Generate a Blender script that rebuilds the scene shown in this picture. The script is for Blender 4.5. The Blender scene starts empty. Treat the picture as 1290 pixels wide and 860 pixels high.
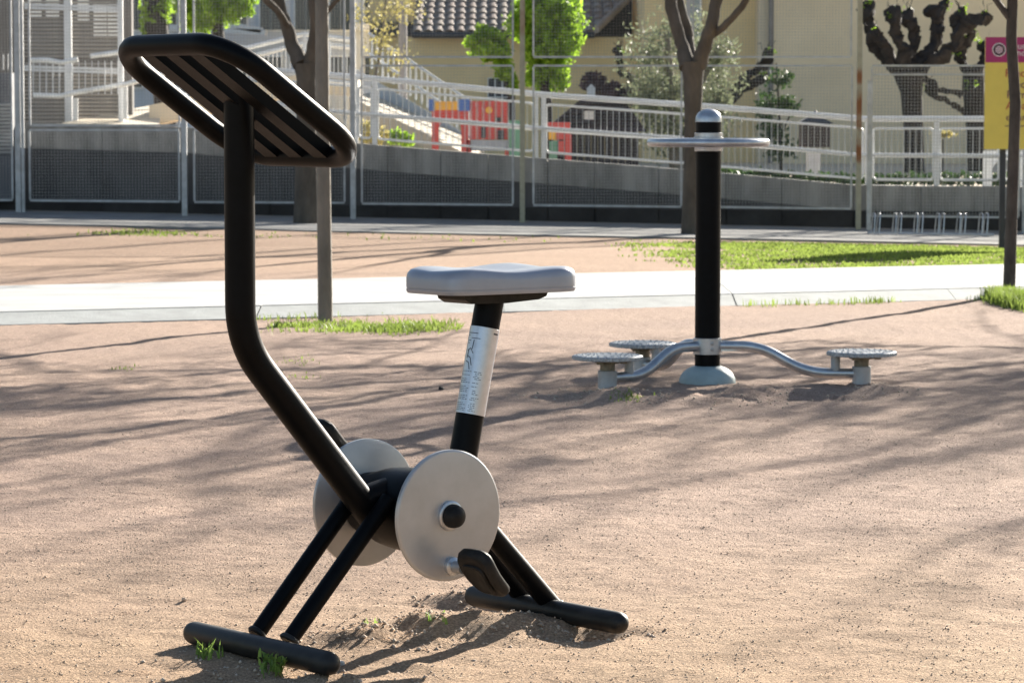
import bpy, math, random
import numpy as np
from mathutils import Vector, Matrix, noise as mnoise
random.seed(7)
rng = np.random.default_rng(11)
S = bpy.context.scene
COL = S.collection

# ---------------------------------------------------------------- camera
CAM_H, FPX, CX, CY, HOR = 1.21, 3900.0, 645.0, 430.0, 140.0
PITCH = math.atan((CY - HOR) / FPX)
cam_d = bpy.data.cameras.new('camera')
cam = bpy.data.objects.new('camera', cam_d)
COL.objects.link(cam)
cam.location = (0, 0, CAM_H)
cam.rotation_euler = (math.pi / 2 - PITCH, 0, 0)
cam_d.sensor_width = 36
cam_d.lens = 36 * FPX / 1290
cam_d.clip_start = 0.1
cam_d.clip_end = 2000
cam_d.dof.use_dof = True
cam_d.dof.focus_distance = 7.6
cam_d.dof.aperture_fstop = 16
S.camera = cam

# ---------------------------------------------------------------- light
SUN_E, SUN_A = math.radians(19.5), math.radians(28)     # elevation; azimuth from +Y towards +X
W = bpy.data.worlds.new('World'); S.world = W; W.use_nodes = True
nt = W.node_tree
sky = nt.nodes.new('ShaderNodeTexSky'); sky.sky_type = 'NISHITA'
sky.sun_disc = False; sky.sun_elevation = SUN_E; sky.sun_rotation = SUN_A
bg = nt.nodes['Background']; bg.inputs['Strength'].default_value = 0.05
nt.links.new(sky.outputs[0], bg.inputs[0])
sl = bpy.data.lights.new('sun', 'SUN'); sl.energy = 5.0; sl.angle = math.radians(0.5); sl.color = (1, .93, .82)
so = bpy.data.objects.new('sun', sl); COL.objects.link(so)
SUNV = Vector((math.sin(SUN_A) * math.cos(SUN_E), math.cos(SUN_A) * math.cos(SUN_E), math.sin(SUN_E)))
so.rotation_euler = SUNV.to_track_quat('Z', 'Y').to_euler()
so.location = SUNV * 60
S.view_settings.view_transform = 'Standard'; S.view_settings.look = 'None'
S.view_settings.exposure = 1.7; S.view_settings.gamma = 1
S.cycles.max_bounces = 6; S.cycles.transparent_max_bounces = 8

# ---------------------------------------------------------------- helpers
def ray(px, py):
    u = (px - CX) / FPX; v = (CY - py) / FPX
    return Vector((u, math.cos(PITCH) + v * math.sin(PITCH), -math.sin(PITCH) + v * math.cos(PITCH)))
def P(px, py, Y):
    d = ray(px, py); return Vector((0, 0, CAM_H)) + d * (Y / d.y)
def G(px, py, z=0.0):
    d = ray(px, py); return Vector((0, 0, CAM_H)) + d * ((z - CAM_H) / d.z)

def vnoise(x, y, seed=0):
    x = np.asarray(x, float); y = np.asarray(y, float)
    xi = np.floor(x).astype(np.int64); yi = np.floor(y).astype(np.int64)
    fx = x - xi; fy = y - yi
    fx = fx * fx * (3 - 2 * fx); fy = fy * fy * (3 - 2 * fy)
    def h(a, b):
        n = (a * 374761393 + b * 668265263 + seed * 974711) & 0xffffffff
        n = ((n ^ (n >> 13)) * 1274126177) & 0xffffffff
        return ((n ^ (n >> 16)) & 0xffff) / 65535.0
    a = h(xi, yi); b = h(xi + 1, yi); c = h(xi, yi + 1); d = h(xi + 1, yi + 1)
    return (a * (1 - fx) + b * fx) * (1 - fy) + (c * (1 - fx) + d * fx) * fy - .5

class MB:
    def __init__(s): s.v = []; s.f = []
    def add(s, vs, fs):
        o = len(s.v); s.v += [tuple(p) for p in vs]; s.f += [tuple(i + o for i in f) for f in fs]; return s
    def box(s, c, size, axes=None):
        c = Vector(c); ax = axes or (Vector((1, 0, 0)), Vector((0, 1, 0)), Vector((0, 0, 1)))
        vs = []
        for k in (-1, 1):
            for j in (-1, 1):
                for i in (-1, 1):
                    vs.append(c + ax[0] * (i * size[0] / 2) + ax[1] * (j * size[1] / 2) + ax[2] * (k * size[2] / 2))
        return s.add(vs, [(0, 2, 3, 1), (4, 5, 7, 6), (0, 1, 5, 4), (2, 6, 7, 3), (0, 4, 6, 2), (1, 3, 7, 5)])
    def bar(s, a, b, w, h, up=(0, 0, 1)):
        a = Vector(a); b = Vector(b); d = (b - a); L = d.length; d.normalize()
        x = d.cross(Vector(up))
        if x.length < 1e-4: x = d.cross(Vector((0, 1, 0)))
        x.normalize(); z = x.cross(d)
        return s.box((a + b) / 2, (L, w, h), (d, x, z))
    def tube(s, pts, r, seg=12, round_ends=False, cap=True, closed=False, flat=None):
        pts = [Vector(p) for p in pts]; n = len(pts)
        rs = list(r) if hasattr(r, '__len__') else [r] * n
        if round_ends and not closed:
            def ends(p, q, rad):
                d = (p - q).normalized()
                return [(p + d * rad * math.sin(a), rad * math.cos(a)) for a in (0.5, 0.95, 1.3, 1.52)]
            e0 = ends(pts[0], pts[1], rs[0]); e1 = ends(pts[-1], pts[-2], rs[-1])
            pts = [p for p, _ in reversed(e0)] + pts + [p for p, _ in e1]
            rs = [q for _, q in reversed(e0)] + rs + [q for _, q in e1]; n = len(pts)
        T = []
        for i in range(n):
            if closed: t = pts[(i + 1) % n] - pts[i - 1]
            else: t = pts[min(i + 1, n - 1)] - pts[max(i - 1, 0)]
            T.append(t.normalized())
        ref = Vector((0, 0, 1)) if abs(T[0].z) < .9 else Vector((1, 0, 0))
        u = (ref - T[0] * ref.dot(T[0])).normalized(); vs = []
        for i in range(n):
            u = (u - T[i] * u.dot(T[i])).normalized(); w = T[i].cross(u)
            for k in range(seg):
                a = 2 * math.pi * k / seg
                vs.append(pts[i] + (u * math.cos(a) + w * math.sin(a)) * rs[i])
        fs = []
        for i in range(n if closed else n - 1):
            j = (i + 1) % n
            for k in range(seg):
                m = (k + 1) % seg
                fs.append((i * seg + k, i * seg + m, j * seg + m, j * seg + k))
        if cap and not closed:
            fs.append(tuple(reversed(range(seg)))); fs.append(tuple(range((n - 1) * seg, n * seg)))
        return s.add(vs, fs)
    def lathe(s, o, ax, prof, seg=32):
        """prof: (radius, height along ax)"""
        o = Vector(o); ax = Vector(ax).normalized()
        ref = Vector((0, 0, 1)) if abs(ax.z) < .9 else Vector((1, 0, 0))
        u = (ref - ax * ref.dot(ax)).normalized(); w = ax.cross(u); vs = []; fs = []
        for r, h in prof:
            for k in range(seg):
                a = 2 * math.pi * k / seg
                vs.append(o + ax * h + (u * math.cos(a) + w * math.sin(a)) * max(r, 1e-4))
        for i in range(len(prof) - 1):
            for k in range(seg):
                m = (k + 1) % seg
                fs.append((i * seg + k, i * seg + m, (i + 1) * seg + m, (i + 1) * seg + k))
        fs.append(tuple(reversed(range(seg)))); fs.append(tuple(range((len(prof) - 1) * seg, len(prof) * seg)))
        return s.add(vs, fs)
    def prism(s, poly, d):
        """solid: polygon (list of points) swept by vector d"""
        n = len(poly); poly = [Vector(p) for p in poly]; d = Vector(d)
        fs = [tuple(range(n)), tuple(reversed(range(n, 2 * n)))]
        fs += [(i, i + n, (i + 1) % n + n, (i + 1) % n) for i in range(n)]
        return s.add(poly + [p + d for p in poly], fs)

def fillet(pts, rad, k=7):
    pts = [Vector(p) for p in pts]; out = [pts[0]]
    rads = rad if hasattr(rad, '__len__') else [rad] * len(pts)
    for i in range(1, len(pts) - 1):
        a = (pts[i - 1] - pts[i]); b = (pts[i + 1] - pts[i])
        m = min(rads[i], a.length * .48, b.length * .48)
        p0 = pts[i] + a.normalized() * m; p2 = pts[i] + b.normalized() * m
        for j in range(k + 1):
            t = j / k; out.append(p0 * (1 - t) ** 2 + pts[i] * 2 * t * (1 - t) + p2 * t * t)
    out.append(pts[-1]); return out

def root_of(p):
    while p.parent: p = p.parent
    return p
def mesh_of(name, mb, m, off=(0, 0, 0), smooth=35):
    me = bpy.data.meshes.new(name)
    o = Vector(off)
    me.from_pydata([(p[0] - o.x, p[1] - o.y, p[2] - o.z) for p in mb.v], [], mb.f)
    import bmesh
    if len(mb.f) < 20000:
        b = bmesh.new(); b.from_mesh(me); bmesh.ops.recalc_face_normals(b, faces=b.faces); b.to_mesh(me); b.free()
    if m: me.materials.append(m)
    if smooth:
        me.polygons.foreach_set('use_smooth', [True] * len(me.polygons))
        me.set_sharp_from_angle(angle=math.radians(smooth))
    return me
def obj(name, mb, m, parent=None, loc=None, smooth=35, label=None):
    """world-coordinate mesh; parent: thing or part (all at the root's base); loc: base of a single-mesh thing"""
    off = Vector(loc) if loc is not None else (root_of(parent).location if parent else Vector((0, 0, 0)))
    o = bpy.data.objects.new(name, mesh_of(name, mb, m, off, smooth)); COL.objects.link(o)
    if parent: o.parent = parent
    else: o.location = off
    if label: o['label'] = label
    return o
def inst(name, me, parent, loc, rot=(0, 0, 0), scale=(1, 1, 1)):
    o = bpy.data.objects.new(name, me); COL.objects.link(o); o.parent = parent
    o.location = Vector(loc) - root_of(parent).location; o.rotation_euler = rot; o.scale = scale; return o
def thing(name, label, cat, loc, group=None):
    o = bpy.data.objects.new(name, None); COL.objects.link(o); o.location = loc; o.empty_display_size = .2
    o['label'] = label; o['category'] = cat
    if group: o['group'] = group
    return o
def tag(o, label, cat, group=None, kind=None):
    o['label'] = label; o['category'] = cat
    if group: o['group'] = group
    if kind: o['kind'] = kind
    return o
def struct(name, mb, m, smooth=35, label=None):
    o = obj(name, mb, m, None, None, smooth); o['kind'] = 'structure'
    if label: o['label'] = label
    return o

# ---------------------------------------------------------------- materials
MATS = {}
def mat(name, col, rough=.6, metal=0., var=.15, scale=6., bump=0., bscale=80., col2=None, trans=0., spec=None, stretch=None, coat=0.):
    m = bpy.data.materials.new(name); m.use_nodes = True; n = m.node_tree.nodes; l = m.node_tree.links
    b = n['Principled BSDF']
    tc = n.new('ShaderNodeTexCoord'); src = tc.outputs['Object']
    if stretch:
        mp = n.new('ShaderNodeMapping'); mp.inputs['Scale'].default_value = stretch
        l.new(src, mp.inputs[0]); src = mp.outputs[0]
    no = n.new('ShaderNodeTexNoise'); no.inputs['Scale'].default_value = scale; no.inputs['Detail'].default_value = 6
    no.inputs['Roughness'].default_value = .62; l.new(src, no.inputs['Vector'])
    cr = n.new('ShaderNodeValToRGB'); cr.color_ramp.elements[0].position = .3; cr.color_ramp.elements[1].position = .7
    c0 = [max(0, c * (1 - var)) for c in col]; c1 = [min(1, c * (1 + var)) for c in (col2 or col)]
    cr.color_ramp.elements[0].color = (*c0, 1); cr.color_ramp.elements[1].color = (*c1, 1)
    l.new(no.outputs['Fac'], cr.inputs[0]); l.new(cr.outputs[0], b.inputs['Base Color'])
    b.inputs['Roughness'].default_value = rough; b.inputs['Metallic'].default_value = metal
    if spec is not None: b.inputs['Specular IOR Level'].default_value = spec
    if coat: b.inputs['Coat Weight'].default_value = coat; b.inputs['Coat Roughness'].default_value = .25
    if rough < .9:
        mr = n.new('ShaderNodeMapRange'); mr.inputs[3].default_value = rough * .8; mr.inputs[4].default_value = min(1, rough * 1.25)
        l.new(no.outputs['Fac'], mr.inputs[0]); l.new(mr.outputs[0], b.inputs['Roughness'])
    if bump:
        n2 = n.new('ShaderNodeTexNoise'); n2.inputs['Scale'].default_value = bscale; n2.inputs['Detail'].default_value = 5
        l.new(src, n2.inputs['Vector'])
        bp = n.new('ShaderNodeBump'); bp.inputs['Strength'].default_value = bump; bp.inputs['Distance'].default_value = .02
        l.new(n2.outputs['Fac'], bp.inputs['Height']); l.new(bp.outputs[0], b.inputs['Normal'])
    if trans:
        t = n.new('ShaderNodeBsdfTranslucent'); l.new(cr.outputs[0], t.inputs[0])
        mx = n.new('ShaderNodeMixShader'); mx.inputs[0].default_value = trans
        l.new(b.outputs[0], mx.inputs[1]); l.new(t.outputs[0], mx.inputs[2])
        l.new(mx.outputs[0], n['Material Output'].inputs[0])
    MATS[name] = m; return m
black = mat('black_powder_coat', (.003, .0034, .0042), .4, var=.35, scale=30, bump=.05, bscale=900, spec=.1)
blackdust = mat('dusty_black_coat', (.007, .008, .009), .5, var=.5, scale=14, bump=.05, bscale=900, col2=(.02, .019, .018), spec=.35)
rubber = mat('black_rubber', (.008, .008, .008), .5, var=.5, scale=25, col2=(.018, .017, .016), spec=.2)
silver = mat('grey_metal_paint', (.45, .455, .46), .4, .55, var=.13, scale=7, bump=.02, bscale=300)
alu = mat('galvanised_tube', (.5, .52, .55), .34, .8, var=.18, scale=20)
seatm = mat('silver_plastic', (.32, .355, .42), .36, .3, var=.06, scale=12, bump=.02, bscale=400)
dome_m = mat('pale_green_plastic', (.34, .42, .43), .45, var=.12, scale=14)
labelm = mat('label_foil', (.58, .61, .66), .3, .75, var=.08, scale=60)
printm = mat('label_print', (.04, .05, .07), .6)
tread = mat('tread_metal', (.42, .44, .46), .5, .6, var=.45, scale=120)
brassy = mat('weathered_spindle', (.22, .19, .14), .5, .5, var=.4, scale=60)
galv = mat('galvanised_post', (.46, .47, .48), .5, .35, var=.25, scale=9)
wire = mat('fence_wire', (.37, .37, .36), .55, .3, var=.2, scale=5)
white = mat('white_rail_paint', (.68, .69, .70), .45, var=.08, scale=7)
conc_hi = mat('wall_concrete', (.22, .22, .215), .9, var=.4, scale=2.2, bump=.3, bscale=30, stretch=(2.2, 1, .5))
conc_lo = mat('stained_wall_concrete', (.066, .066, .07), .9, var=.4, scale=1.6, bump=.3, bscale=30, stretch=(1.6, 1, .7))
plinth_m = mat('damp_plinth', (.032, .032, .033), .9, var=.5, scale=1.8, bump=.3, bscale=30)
deckm = mat('ramp_concrete', (.5, .46, .39), .85, var=.1, scale=3, bump=.15, bscale=40)
cream = mat('cream_ramp', (.62, .54, .42), .8, var=.06, scale=2)
pathm = mat('pale_path_concrete', (.40, .405, .40), .85, var=.2, scale=2.2, bump=.2, bscale=90, stretch=(.6, 1.6, 1))
kerbm = mat('kerb_concrete', (.33, .345, .34), .9, var=.16, scale=5, bump=.2, bscale=60)
asph = mat('worn_asphalt', (.23, .225, .215), .92, var=.25, scale=3, bump=.3, bscale=120)
sandfar = mat('playground_sand', (.64, .52, .38), .95, var=.2, scale=2)
ywall = mat('ochre_render', (.78, .62, .35), .9, var=.09, scale=1.1, bump=.1, bscale=20)
ywall2 = mat('greyed_ochre_render', (.76, .64, .44), .9, var=.1, scale=1.0, bump=.1, bscale=20)
pil = mat('pale_pilaster', (.70, .60, .44), .9, var=.08, scale=2)
tile_m = mat('roof_tile', (.32, .26, .22), .85, var=.35, scale=2.5)
dark_roof = mat('dark_trim_and_shade', (.045, .05, .06), .7, var=.3, scale=3)  # also gives the eave shadow and the shaded gable their darkness
bluewall = mat('pale_blue_render', (.56, .60, .66), .85, var=.12, scale=.8)
glass = mat('window_glass', (.05, .06, .075), .12, var=.3, scale=.6)
frame_m = mat('white_frame', (.82, .82, .8), .5)
red = mat('red_plastic', (.52, .055, .05), .42, var=.1)
blue = mat('blue_plastic', (.06, .14, .42), .42, var=.1)
yel = mat('yellow_plastic', (.75, .38, .04), .42, var=.1)
grn = mat('green_plastic', (.12, .28, .20), .42, var=.1)
hutm = mat('dark_hut_board', (.035, .028, .03), .7, var=.4, scale=4)
bark = mat('plane_bark', (.11, .09, .07), .9, var=.35, scale=7, bump=.6, bscale=28, stretch=(1, 1, .45))
bark_s = mat('dark_sapling_bark', (.075, .06, .05), .9, var=.45, scale=14, bump=.6, bscale=50, stretch=(1, 1, .4))
bark_g = mat('sapling_bark', (.19, .17, .14), .85, var=.3, scale=9, bump=.4, bscale=40, stretch=(1, 1, .4))
bark_d = mat('pollard_bark', (.032, .027, .025), .92, var=.5, scale=6, bump=.8, bscale=18)
leafb = mat('bright_leaf', (.20, .36, .03), .55, var=.4, scale=9, col2=(.33, .50, .05), trans=.6)
leafo = mat('olive_leaf', (.12, .15, .075), .55, var=.4, scale=7, col2=(.27, .30, .19), trans=.35)
leafd = mat('ivy_leaf', (.05, .10, .025), .5, var=.45, scale=8, trans=.3)
leafy = mat('yellow_blossom', (.46, .41, .16), .6, var=.3, scale=7, trans=.4)
leafp = mat('purple_leaf', (.12, .07, .075), .6, var=.4, scale=7, trans=.25)
grassm = mat('grass_blade', (.13, .18, .045), .55, var=.4, scale=5, col2=(.23, .31, .06), trans=.5)
soilgrass = mat('weed_leaf', (.16, .28, .05), .5, var=.4, scale=30, col2=(.25, .36, .08), trans=.45)
magenta = mat('magenta_print', (.40, .03, .15), .5, var=.05)
signy = mat('yellow_print', (.78, .63, .13), .5, var=.05)
signw = mat('white_print', (.75, .72, .7), .5, var=.03)
signp = mat('purple_print', (.18, .06, .10), .5, var=.03)
pebm = mat('pebble', (.46, .36, .28), .9, var=.35, scale=14, col2=(.55, .44, .34))
stone_w = mat('white_stone', (.6, .57, .52), .8, var=.15, scale=40, bump=.3, bscale=200)

def rust_mat(name, lo, hi):
    m = mat(name, (.40, .37, .27), .6, .1, var=.15, scale=12); n = m.node_tree.nodes; l = m.node_tree.links
    b = n['Principled BSDF']; old = b.inputs['Base Color'].links[0].from_socket
    tc = n.new('ShaderNodeTexCoord'); sp = n.new('ShaderNodeSeparateXYZ'); l.new(tc.outputs['Object'], sp.inputs[0])
    no = n.new('ShaderNodeTexNoise'); no.inputs['Scale'].default_value = 5; no.inputs['Detail'].default_value = 6; l.new(tc.outputs['Object'], no.inputs[0])
    a = n.new('ShaderNodeMapRange'); a.inputs[1].default_value = lo - .25; a.inputs[2].default_value = lo + .25; l.new(sp.outputs[2], a.inputs[0])
    c = n.new('ShaderNodeMapRange'); c.inputs[1].default_value = hi + .25; c.inputs[2].default_value = hi - .25; l.new(sp.outputs[2], c.inputs[0])
    mu = n.new('ShaderNodeMath'); mu.operation = 'MULTIPLY'; l.new(a.outputs[0], mu.inputs[0]); l.new(c.outputs[0], mu.inputs[1])
    ad = n.new('ShaderNodeMath'); ad.operation = 'ADD'; l.new(mu.outputs[0], ad.inputs[0]); l.new(no.outputs[0], ad.inputs[1]); hf = n.new('ShaderNodeMath'); hf.operation = 'MULTIPLY'; hf.inputs[1].default_value = .5; l.new(ad.outputs[0], hf.inputs[0])
    cr = n.new('ShaderNodeValToRGB'); cr.color_ramp.elements[0].position = .66; cr.color_ramp.elements[1].position = .8
    l.new(hf.outputs[0], cr.inputs[0])
    mx = n.new('ShaderNodeMix'); mx.data_type = 'RGBA'; l.new(cr.outputs[0], mx.inputs[0]); l.new(old, mx.inputs[6])
    mx.inputs[7].default_value = (.24, .09, .03, 1); l.new(mx.outputs[2], b.inputs['Base Color'])
    return m
rustA = rust_mat('rusty_post_paint', 1.95, 4.6)
rustB = rust_mat('streaked_post_paint', .5, 1.9)

# ground material: pinkish compacted grit
def ground_mat():
    m = bpy.data.materials.new('compacted_grit'); m.use_nodes = True; n = m.node_tree.nodes; l = m.node_tree.links
    b = n['Principled BSDF']; b.inputs['Roughness'].default_value = .95; b.inputs['Specular IOR Level'].default_value = .2
    tc = n.new('ShaderNodeTexCoord'); g = tc.outputs['Object']
    def nz(sc, det=5, r=.6):
        x = n.new('ShaderNodeTexNoise'); x.inputs['Scale'].default_value = sc; x.inputs['Detail'].default_value = det
        x.inputs['Roughness'].default_value = r; l.new(g, x.inputs['Vector']); return x.outputs['Fac']
    def ramp(f, p0, c0, p1, c1):
        r = n.new('ShaderNodeValToRGB'); e = r.color_ramp.elements
        e[0].position = p0; e[0].color = (*c0, 1); e[1].position = p1; e[1].color = (*c1, 1); l.new(f, r.inputs[0]); return r.outputs[0]
    def mix(f, a, c, mode='MIX'):
        x = n.new('ShaderNodeMix'); x.data_type = 'RGBA'; x.blend_type = mode
        if isinstance(f, float): x.inputs[0].default_value = f
        else: l.new(f, x.inputs[0])
        l.new(a, x.inputs[6]); l.new(c, x.inputs[7]); return x.outputs[2]
    base = ramp(nz(.7, 6), .35, (.39, .285, .235), .65, (.46, .335, .265))
    sp = n.new('ShaderNodeSeparateXYZ'); l.new(g, sp.inputs[0])
    fr = n.new('ShaderNodeMapRange'); fr.inputs[1].default_value = 21; fr.inputs[2].default_value = 24; l.new(sp.outputs[1], fr.inputs[0])
    far = ramp(nz(.9, 5), .3, (.43, .295, .21), .7, (.49, .345, .25))
    gd = n.new('ShaderNodeMapRange'); gd.inputs[1].default_value = 9.2; gd.inputs[2].default_value = 6.6; gd.inputs[4].default_value = .8; l.new(sp.outputs[1], gd.inputs[0])
    base = mix(gd.outputs[0], base, ramp(nz(2.2, 6), .35, (.41, .28, .175), .65, (.485, .345, .215)))
    base = mix(fr.outputs[0], base, far)
    fine = ramp(nz(160, 3), .32, (.5, .47, .44), .68, (1.3, 1.28, 1.25))
    mid = ramp(nz(22, 5, .7), .3, (.7, .68, .67), .7, (1.14, 1.13, 1.12))
    c = mix(1.0, base, fine, 'MULTIPLY'); c = mix(.8, c, mid, 'MULTIPLY')
    vo = n.new('ShaderNodeTexVoronoi'); vo.inputs['Scale'].default_value = 60; l.new(g, vo.inputs['Vector'])
    spk = ramp(vo.outputs['Distance'], .05, (.6, .54, .5), .16, (1, 1, 1))
    sel = ramp(nz(9, 3), .5, (0, 0, 0), .62, (1, 1, 1))
    x = n.new('ShaderNodeMix'); x.data_type = 'RGBA'; x.blend_type = 'MULTIPLY'; l.new(sel, x.inputs[0]); l.new(c, x.inputs[6]); l.new(spk, x.inputs[7]); c = x.outputs[2]
    l.new(c, b.inputs['Base Color'])
    b1 = n.new('ShaderNodeBump'); b1.inputs['Strength'].default_value = .7; b1.inputs['Distance'].default_value = .014; l.new(nz(120, 4, .7), b1.inputs['Height'])
    b2 = n.new('ShaderNodeBump'); b2.inputs['Strength'].default_value = .5; b2.inputs['Distance'].default_value = .02; l.new(nz(18, 4), b2.inputs['Height'])
    l.new(b2.outputs[0], b1.inputs['Normal']); l.new(b1.outputs[0], b.inputs['Normal'])
    return m
gritm = ground_mat()

# ---------------------------------------------------------------- ground
def sstep(a, b, x):
    t = np.clip((np.asarray(x, float) - a) / (b - a), 0, 1); return t * t * (3 - 2 * t)
def tilt(x, y):
    return sstep(24.5, 32, y) * (-.021 * np.clip(x, -9, 9) - .05)
MOUNDS = []   # x, y, rx, ry, h
def mound(px, py, rx, ry, h):
    g = G(px, py); MOUNDS.append((g.x, g.y, rx, ry, h))
mound(640, 788, .22, .11, .036); mound(550, 796, .18, .10, .03); mound(470, 806, .14, .10, .028); mound(505, 800, .05, .08, -.03)
mound(350, 842, .22, .10, -.02); mound(735, 800, .10, .05, -.02); mound(600, 757, .12, .06, .035)
mound(1105, 494, .12, .14, .03); mound(1010, 497, .25, .2, -.035); mound(775, 500, .16, .2, .05); mound(720, 500, .12, .2, -.02)
mound(890, 500, .3, .16, -.03); mound(870, 507, .22, .14, .03); mound(950, 494, .16, .2, .02); mound(830, 500, .12, .14, -.02)
def H(x, y):
    x = np.asarray(x, float); y = np.asarray(y, float)
    z = tilt(x, y)
    near = 1 - sstep(14, 24, y)
    z = z + near * (.014 * vnoise(x * .9, y * .9, 1) + .012 * vnoise(x * 3.1, y * 3.1, 2) + .008 * vnoise(x * 8, y * 8, 3) * (.4 + 1.2 * (vnoise(x * .8, y * .8, 13) + .5)) + .007 * vnoise(x * 19, y * 19, 4) + 0.005 * vnoise(x * 37, y * 37, 5))
    z = z + (1 - near) * .012 * vnoise(x * 1.5, y * 1.5, 6)
    rough = np.zeros_like(z)
    for mx, my, rx, ry, h in MOUNDS:
        d = ((x - mx) / rx) ** 2 + ((y - my) / ry) ** 2
        e = np.exp(-d); z = z + h * e; rough = np.maximum(rough, np.exp(-d * .5))
    z = z + rough * (.022 * vnoise(x * 17, y * 17, 8) + .02 * vnoise(x * 36, y * 36, 9))
    return z
def Hs(x, y): return float(H(np.array([x]), np.array([y]))[0])
xs = np.concatenate([-np.geomspace(400, 3.7, 26), np.arange(-3.6, 3.61, .028), np.geomspace(3.7, 400, 26)])
ys = np.concatenate([np.array([-80, -30, -8, 0, 3, 4.6]), np.arange(5.2, 10, .024), np.arange(10, 15, .04), np.arange(15, 36, .14), np.geomspace(36.2, 900, 22)])
gx, gy = np.meshgrid(xs, ys); gz = H(gx, gy)
nx_, ny_ = len(xs), len(ys)
idx = np.arange(nx_ * ny_).reshape(ny_, nx_)
quads = np.stack([idx[:-1, :-1], idx[:-1, 1:], idx[1:, 1:], idx[1:, :-1]], -1).reshape(-1, 4)
def np_mesh(name, v, f, m, smooth=False):
    me = bpy.data.meshes.new(name); k = f.shape[1]
    me.vertices.add(len(v)); me.vertices.foreach_set('co', np.ascontiguousarray(v, np.float32).ravel())
    me.loops.add(f.size); me.loops.foreach_set('vertex_index', np.ascontiguousarray(f, np.int32).ravel())
    me.polygons.add(len(f)); me.polygons.foreach_set('loop_start', np.arange(0, f.size, k, dtype=np.int32))
    me.polygons.foreach_set('loop_total', np.full(len(f), k, np.int32))
    if smooth: me.polygons.foreach_set('use_smooth', np.ones(len(f), bool))
    me.update(calc_edges=True); me.materials.append(m); return me
def np_obj(name, v, f, m, smooth=False, parent=None):
    o = bpy.data.objects.new(name, np_mesh(name, v, f, m, smooth)); COL.objects.link(o)
    if parent: o.parent = parent
    return o
g_o = np_obj('ground', np.stack([gx, gy, gz], -1).reshape(-1, 3), quads, gritm, True); g_o['kind'] = 'structure'

# pebbles and grit
def pebbles(n, y0, y1, s0, s1, seed):
    r = np.random.default_rng(seed)
    y = y0 + (y1 - y0) * r.random(n) ** 1.3; x = (r.random(n) * 2 - 1) * (.2 * y + .35)
    k = r.random(n); s = s0 + (s1 - s0) * k ** 5
    base = np.array([[1, 0, 0], [-1, 0, 0], [0, 1, 0], [0, -1, 0], [0, 0, .8], [0, 0, -.8]])
    v = base[None] * s[:, None, None] * (.6 + .8 * r.random((n, 6, 1)))
    a = r.random(n) * 6.28; c, d = np.cos(a)[:, None], np.sin(a)[:, None]
    vx = v[..., 0] * c - v[..., 1] * d; vy = v[..., 0] * d + v[..., 1] * c
    v = np.stack([vx + x[:, None], vy + y[:, None], v[..., 2] + (H(x, y) + s * .25)[:, None]], -1).reshape(-1, 3)
    tri = np.array([[0, 2, 4], [2, 1, 4], [1, 3, 4], [3, 0, 4], [2, 0, 5], [1, 2, 5], [3, 1, 5], [0, 3, 5]])
    f = (tri[None] + 6 * np.arange(n)[:, None, None]).reshape(-1, 3)
    return v, f
v1, f1 = pebbles(70000, 6.2, 12.5, .0007, .0032, 3)
po = np_obj('gravel', v1, f1, pebm); tag(po, 'fine loose grit scattered over the pinkish ground', 'gravel', kind='stuff')
# spoil heap crumbs round the machines
def crumbs():
    vs = []; fs = []; o = 0
    for i, (mx, my, rx, ry, h) in enumerate(MOUNDS):
        n = 260; r = np.random.default_rng(100 + i)
        x = mx + r.normal(size=n) * rx * .9; y = my + r.normal(size=n) * ry * .9
        s = .001 + .006 * r.random(n) ** 4
        base = np.array([[1, 0, 0], [-1, 0, 0], [0, 1, 0], [0, -1, 0], [0, 0, .8], [0, 0, -.8]])
        v = base[None] * s[:, None, None] * (.6 + .8 * r.random((n, 6, 1)))
        v = v + np.stack([x, y, H(x, y) + s * .3], -1)[:, None, :]
        tri = np.array([[0, 2, 4], [2, 1, 4], [1, 3, 4], [3, 0, 4], [2, 0, 5], [1, 2, 5], [3, 1, 5], [0, 3, 5]])
        fs.append((tri[None] + 6 * np.arange(n)[:, None, None]).reshape(-1, 3) + o); vs.append(v.reshape(-1, 3)); o += 6 * n
    return np.concatenate(vs), np.concatenate(fs)
v1, f1 = crumbs(); po = np_obj('soil_crumbs', v1, f1, pebm); tag(po, 'loose soil crumbs in the dug up earth round the exercise machines', 'soil', kind='stuff')

# pale path: slabs on a bed
def path_y(x): return 18.98 + .4065 * x
PW = 2.95
bed = MB(); bed.prism([(-16, path_y(-16) + .02, -.1), (16, path_y(16) + .02, -.1), (16, path_y(16) + PW - .02, -.1), (-16, path_y(-16) + PW - .02, -.1)], (0, 0, .135))
path = struct('path', bed, kerbm)
cuts = [-16 + i * 2.9 for i in range(12)]
for i in range(11):
    a, b = cuts[i] + .003, cuts[i + 1] - .003
    mb = MB(); mb.prism([(a, path_y(a) + .10, .02), (b, path_y(b) + .10, .02), (b, path_y(b) + PW, .02), (a, path_y(a) + PW, .02)], (0, 0, .034))
    obj('slab', mb, pathm, path, smooth=0)
    for k in range(2):
        c = a + (b - a) * k / 2 + .0015; d = a + (b - a) * (k + 1) / 2 - .0015
        mb = MB(); o0, o1, i0, i1 = Vector((c, path_y(c) - .30, -.06)), Vector((d, path_y(d) - .30, -.06)), Vector((c, path_y(c) + .095, -.06)), Vector((d, path_y(d) + .095, -.06))
        h1, h2 = Vector((0, 0, .063)), Vector((0, 0, .110)); mb.add([o0, o1, i1, i0, o0 + h1, o1 + h1, i1 + h2, i0 + h2], [(3, 2, 1, 0), (4, 5, 6, 7), (0, 1, 5, 4), (1, 2, 6, 5), (2, 3, 7, 6), (3, 0, 4, 7)])
        obj('kerbstone', mb, kerbm, path, smooth=0)
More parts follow.
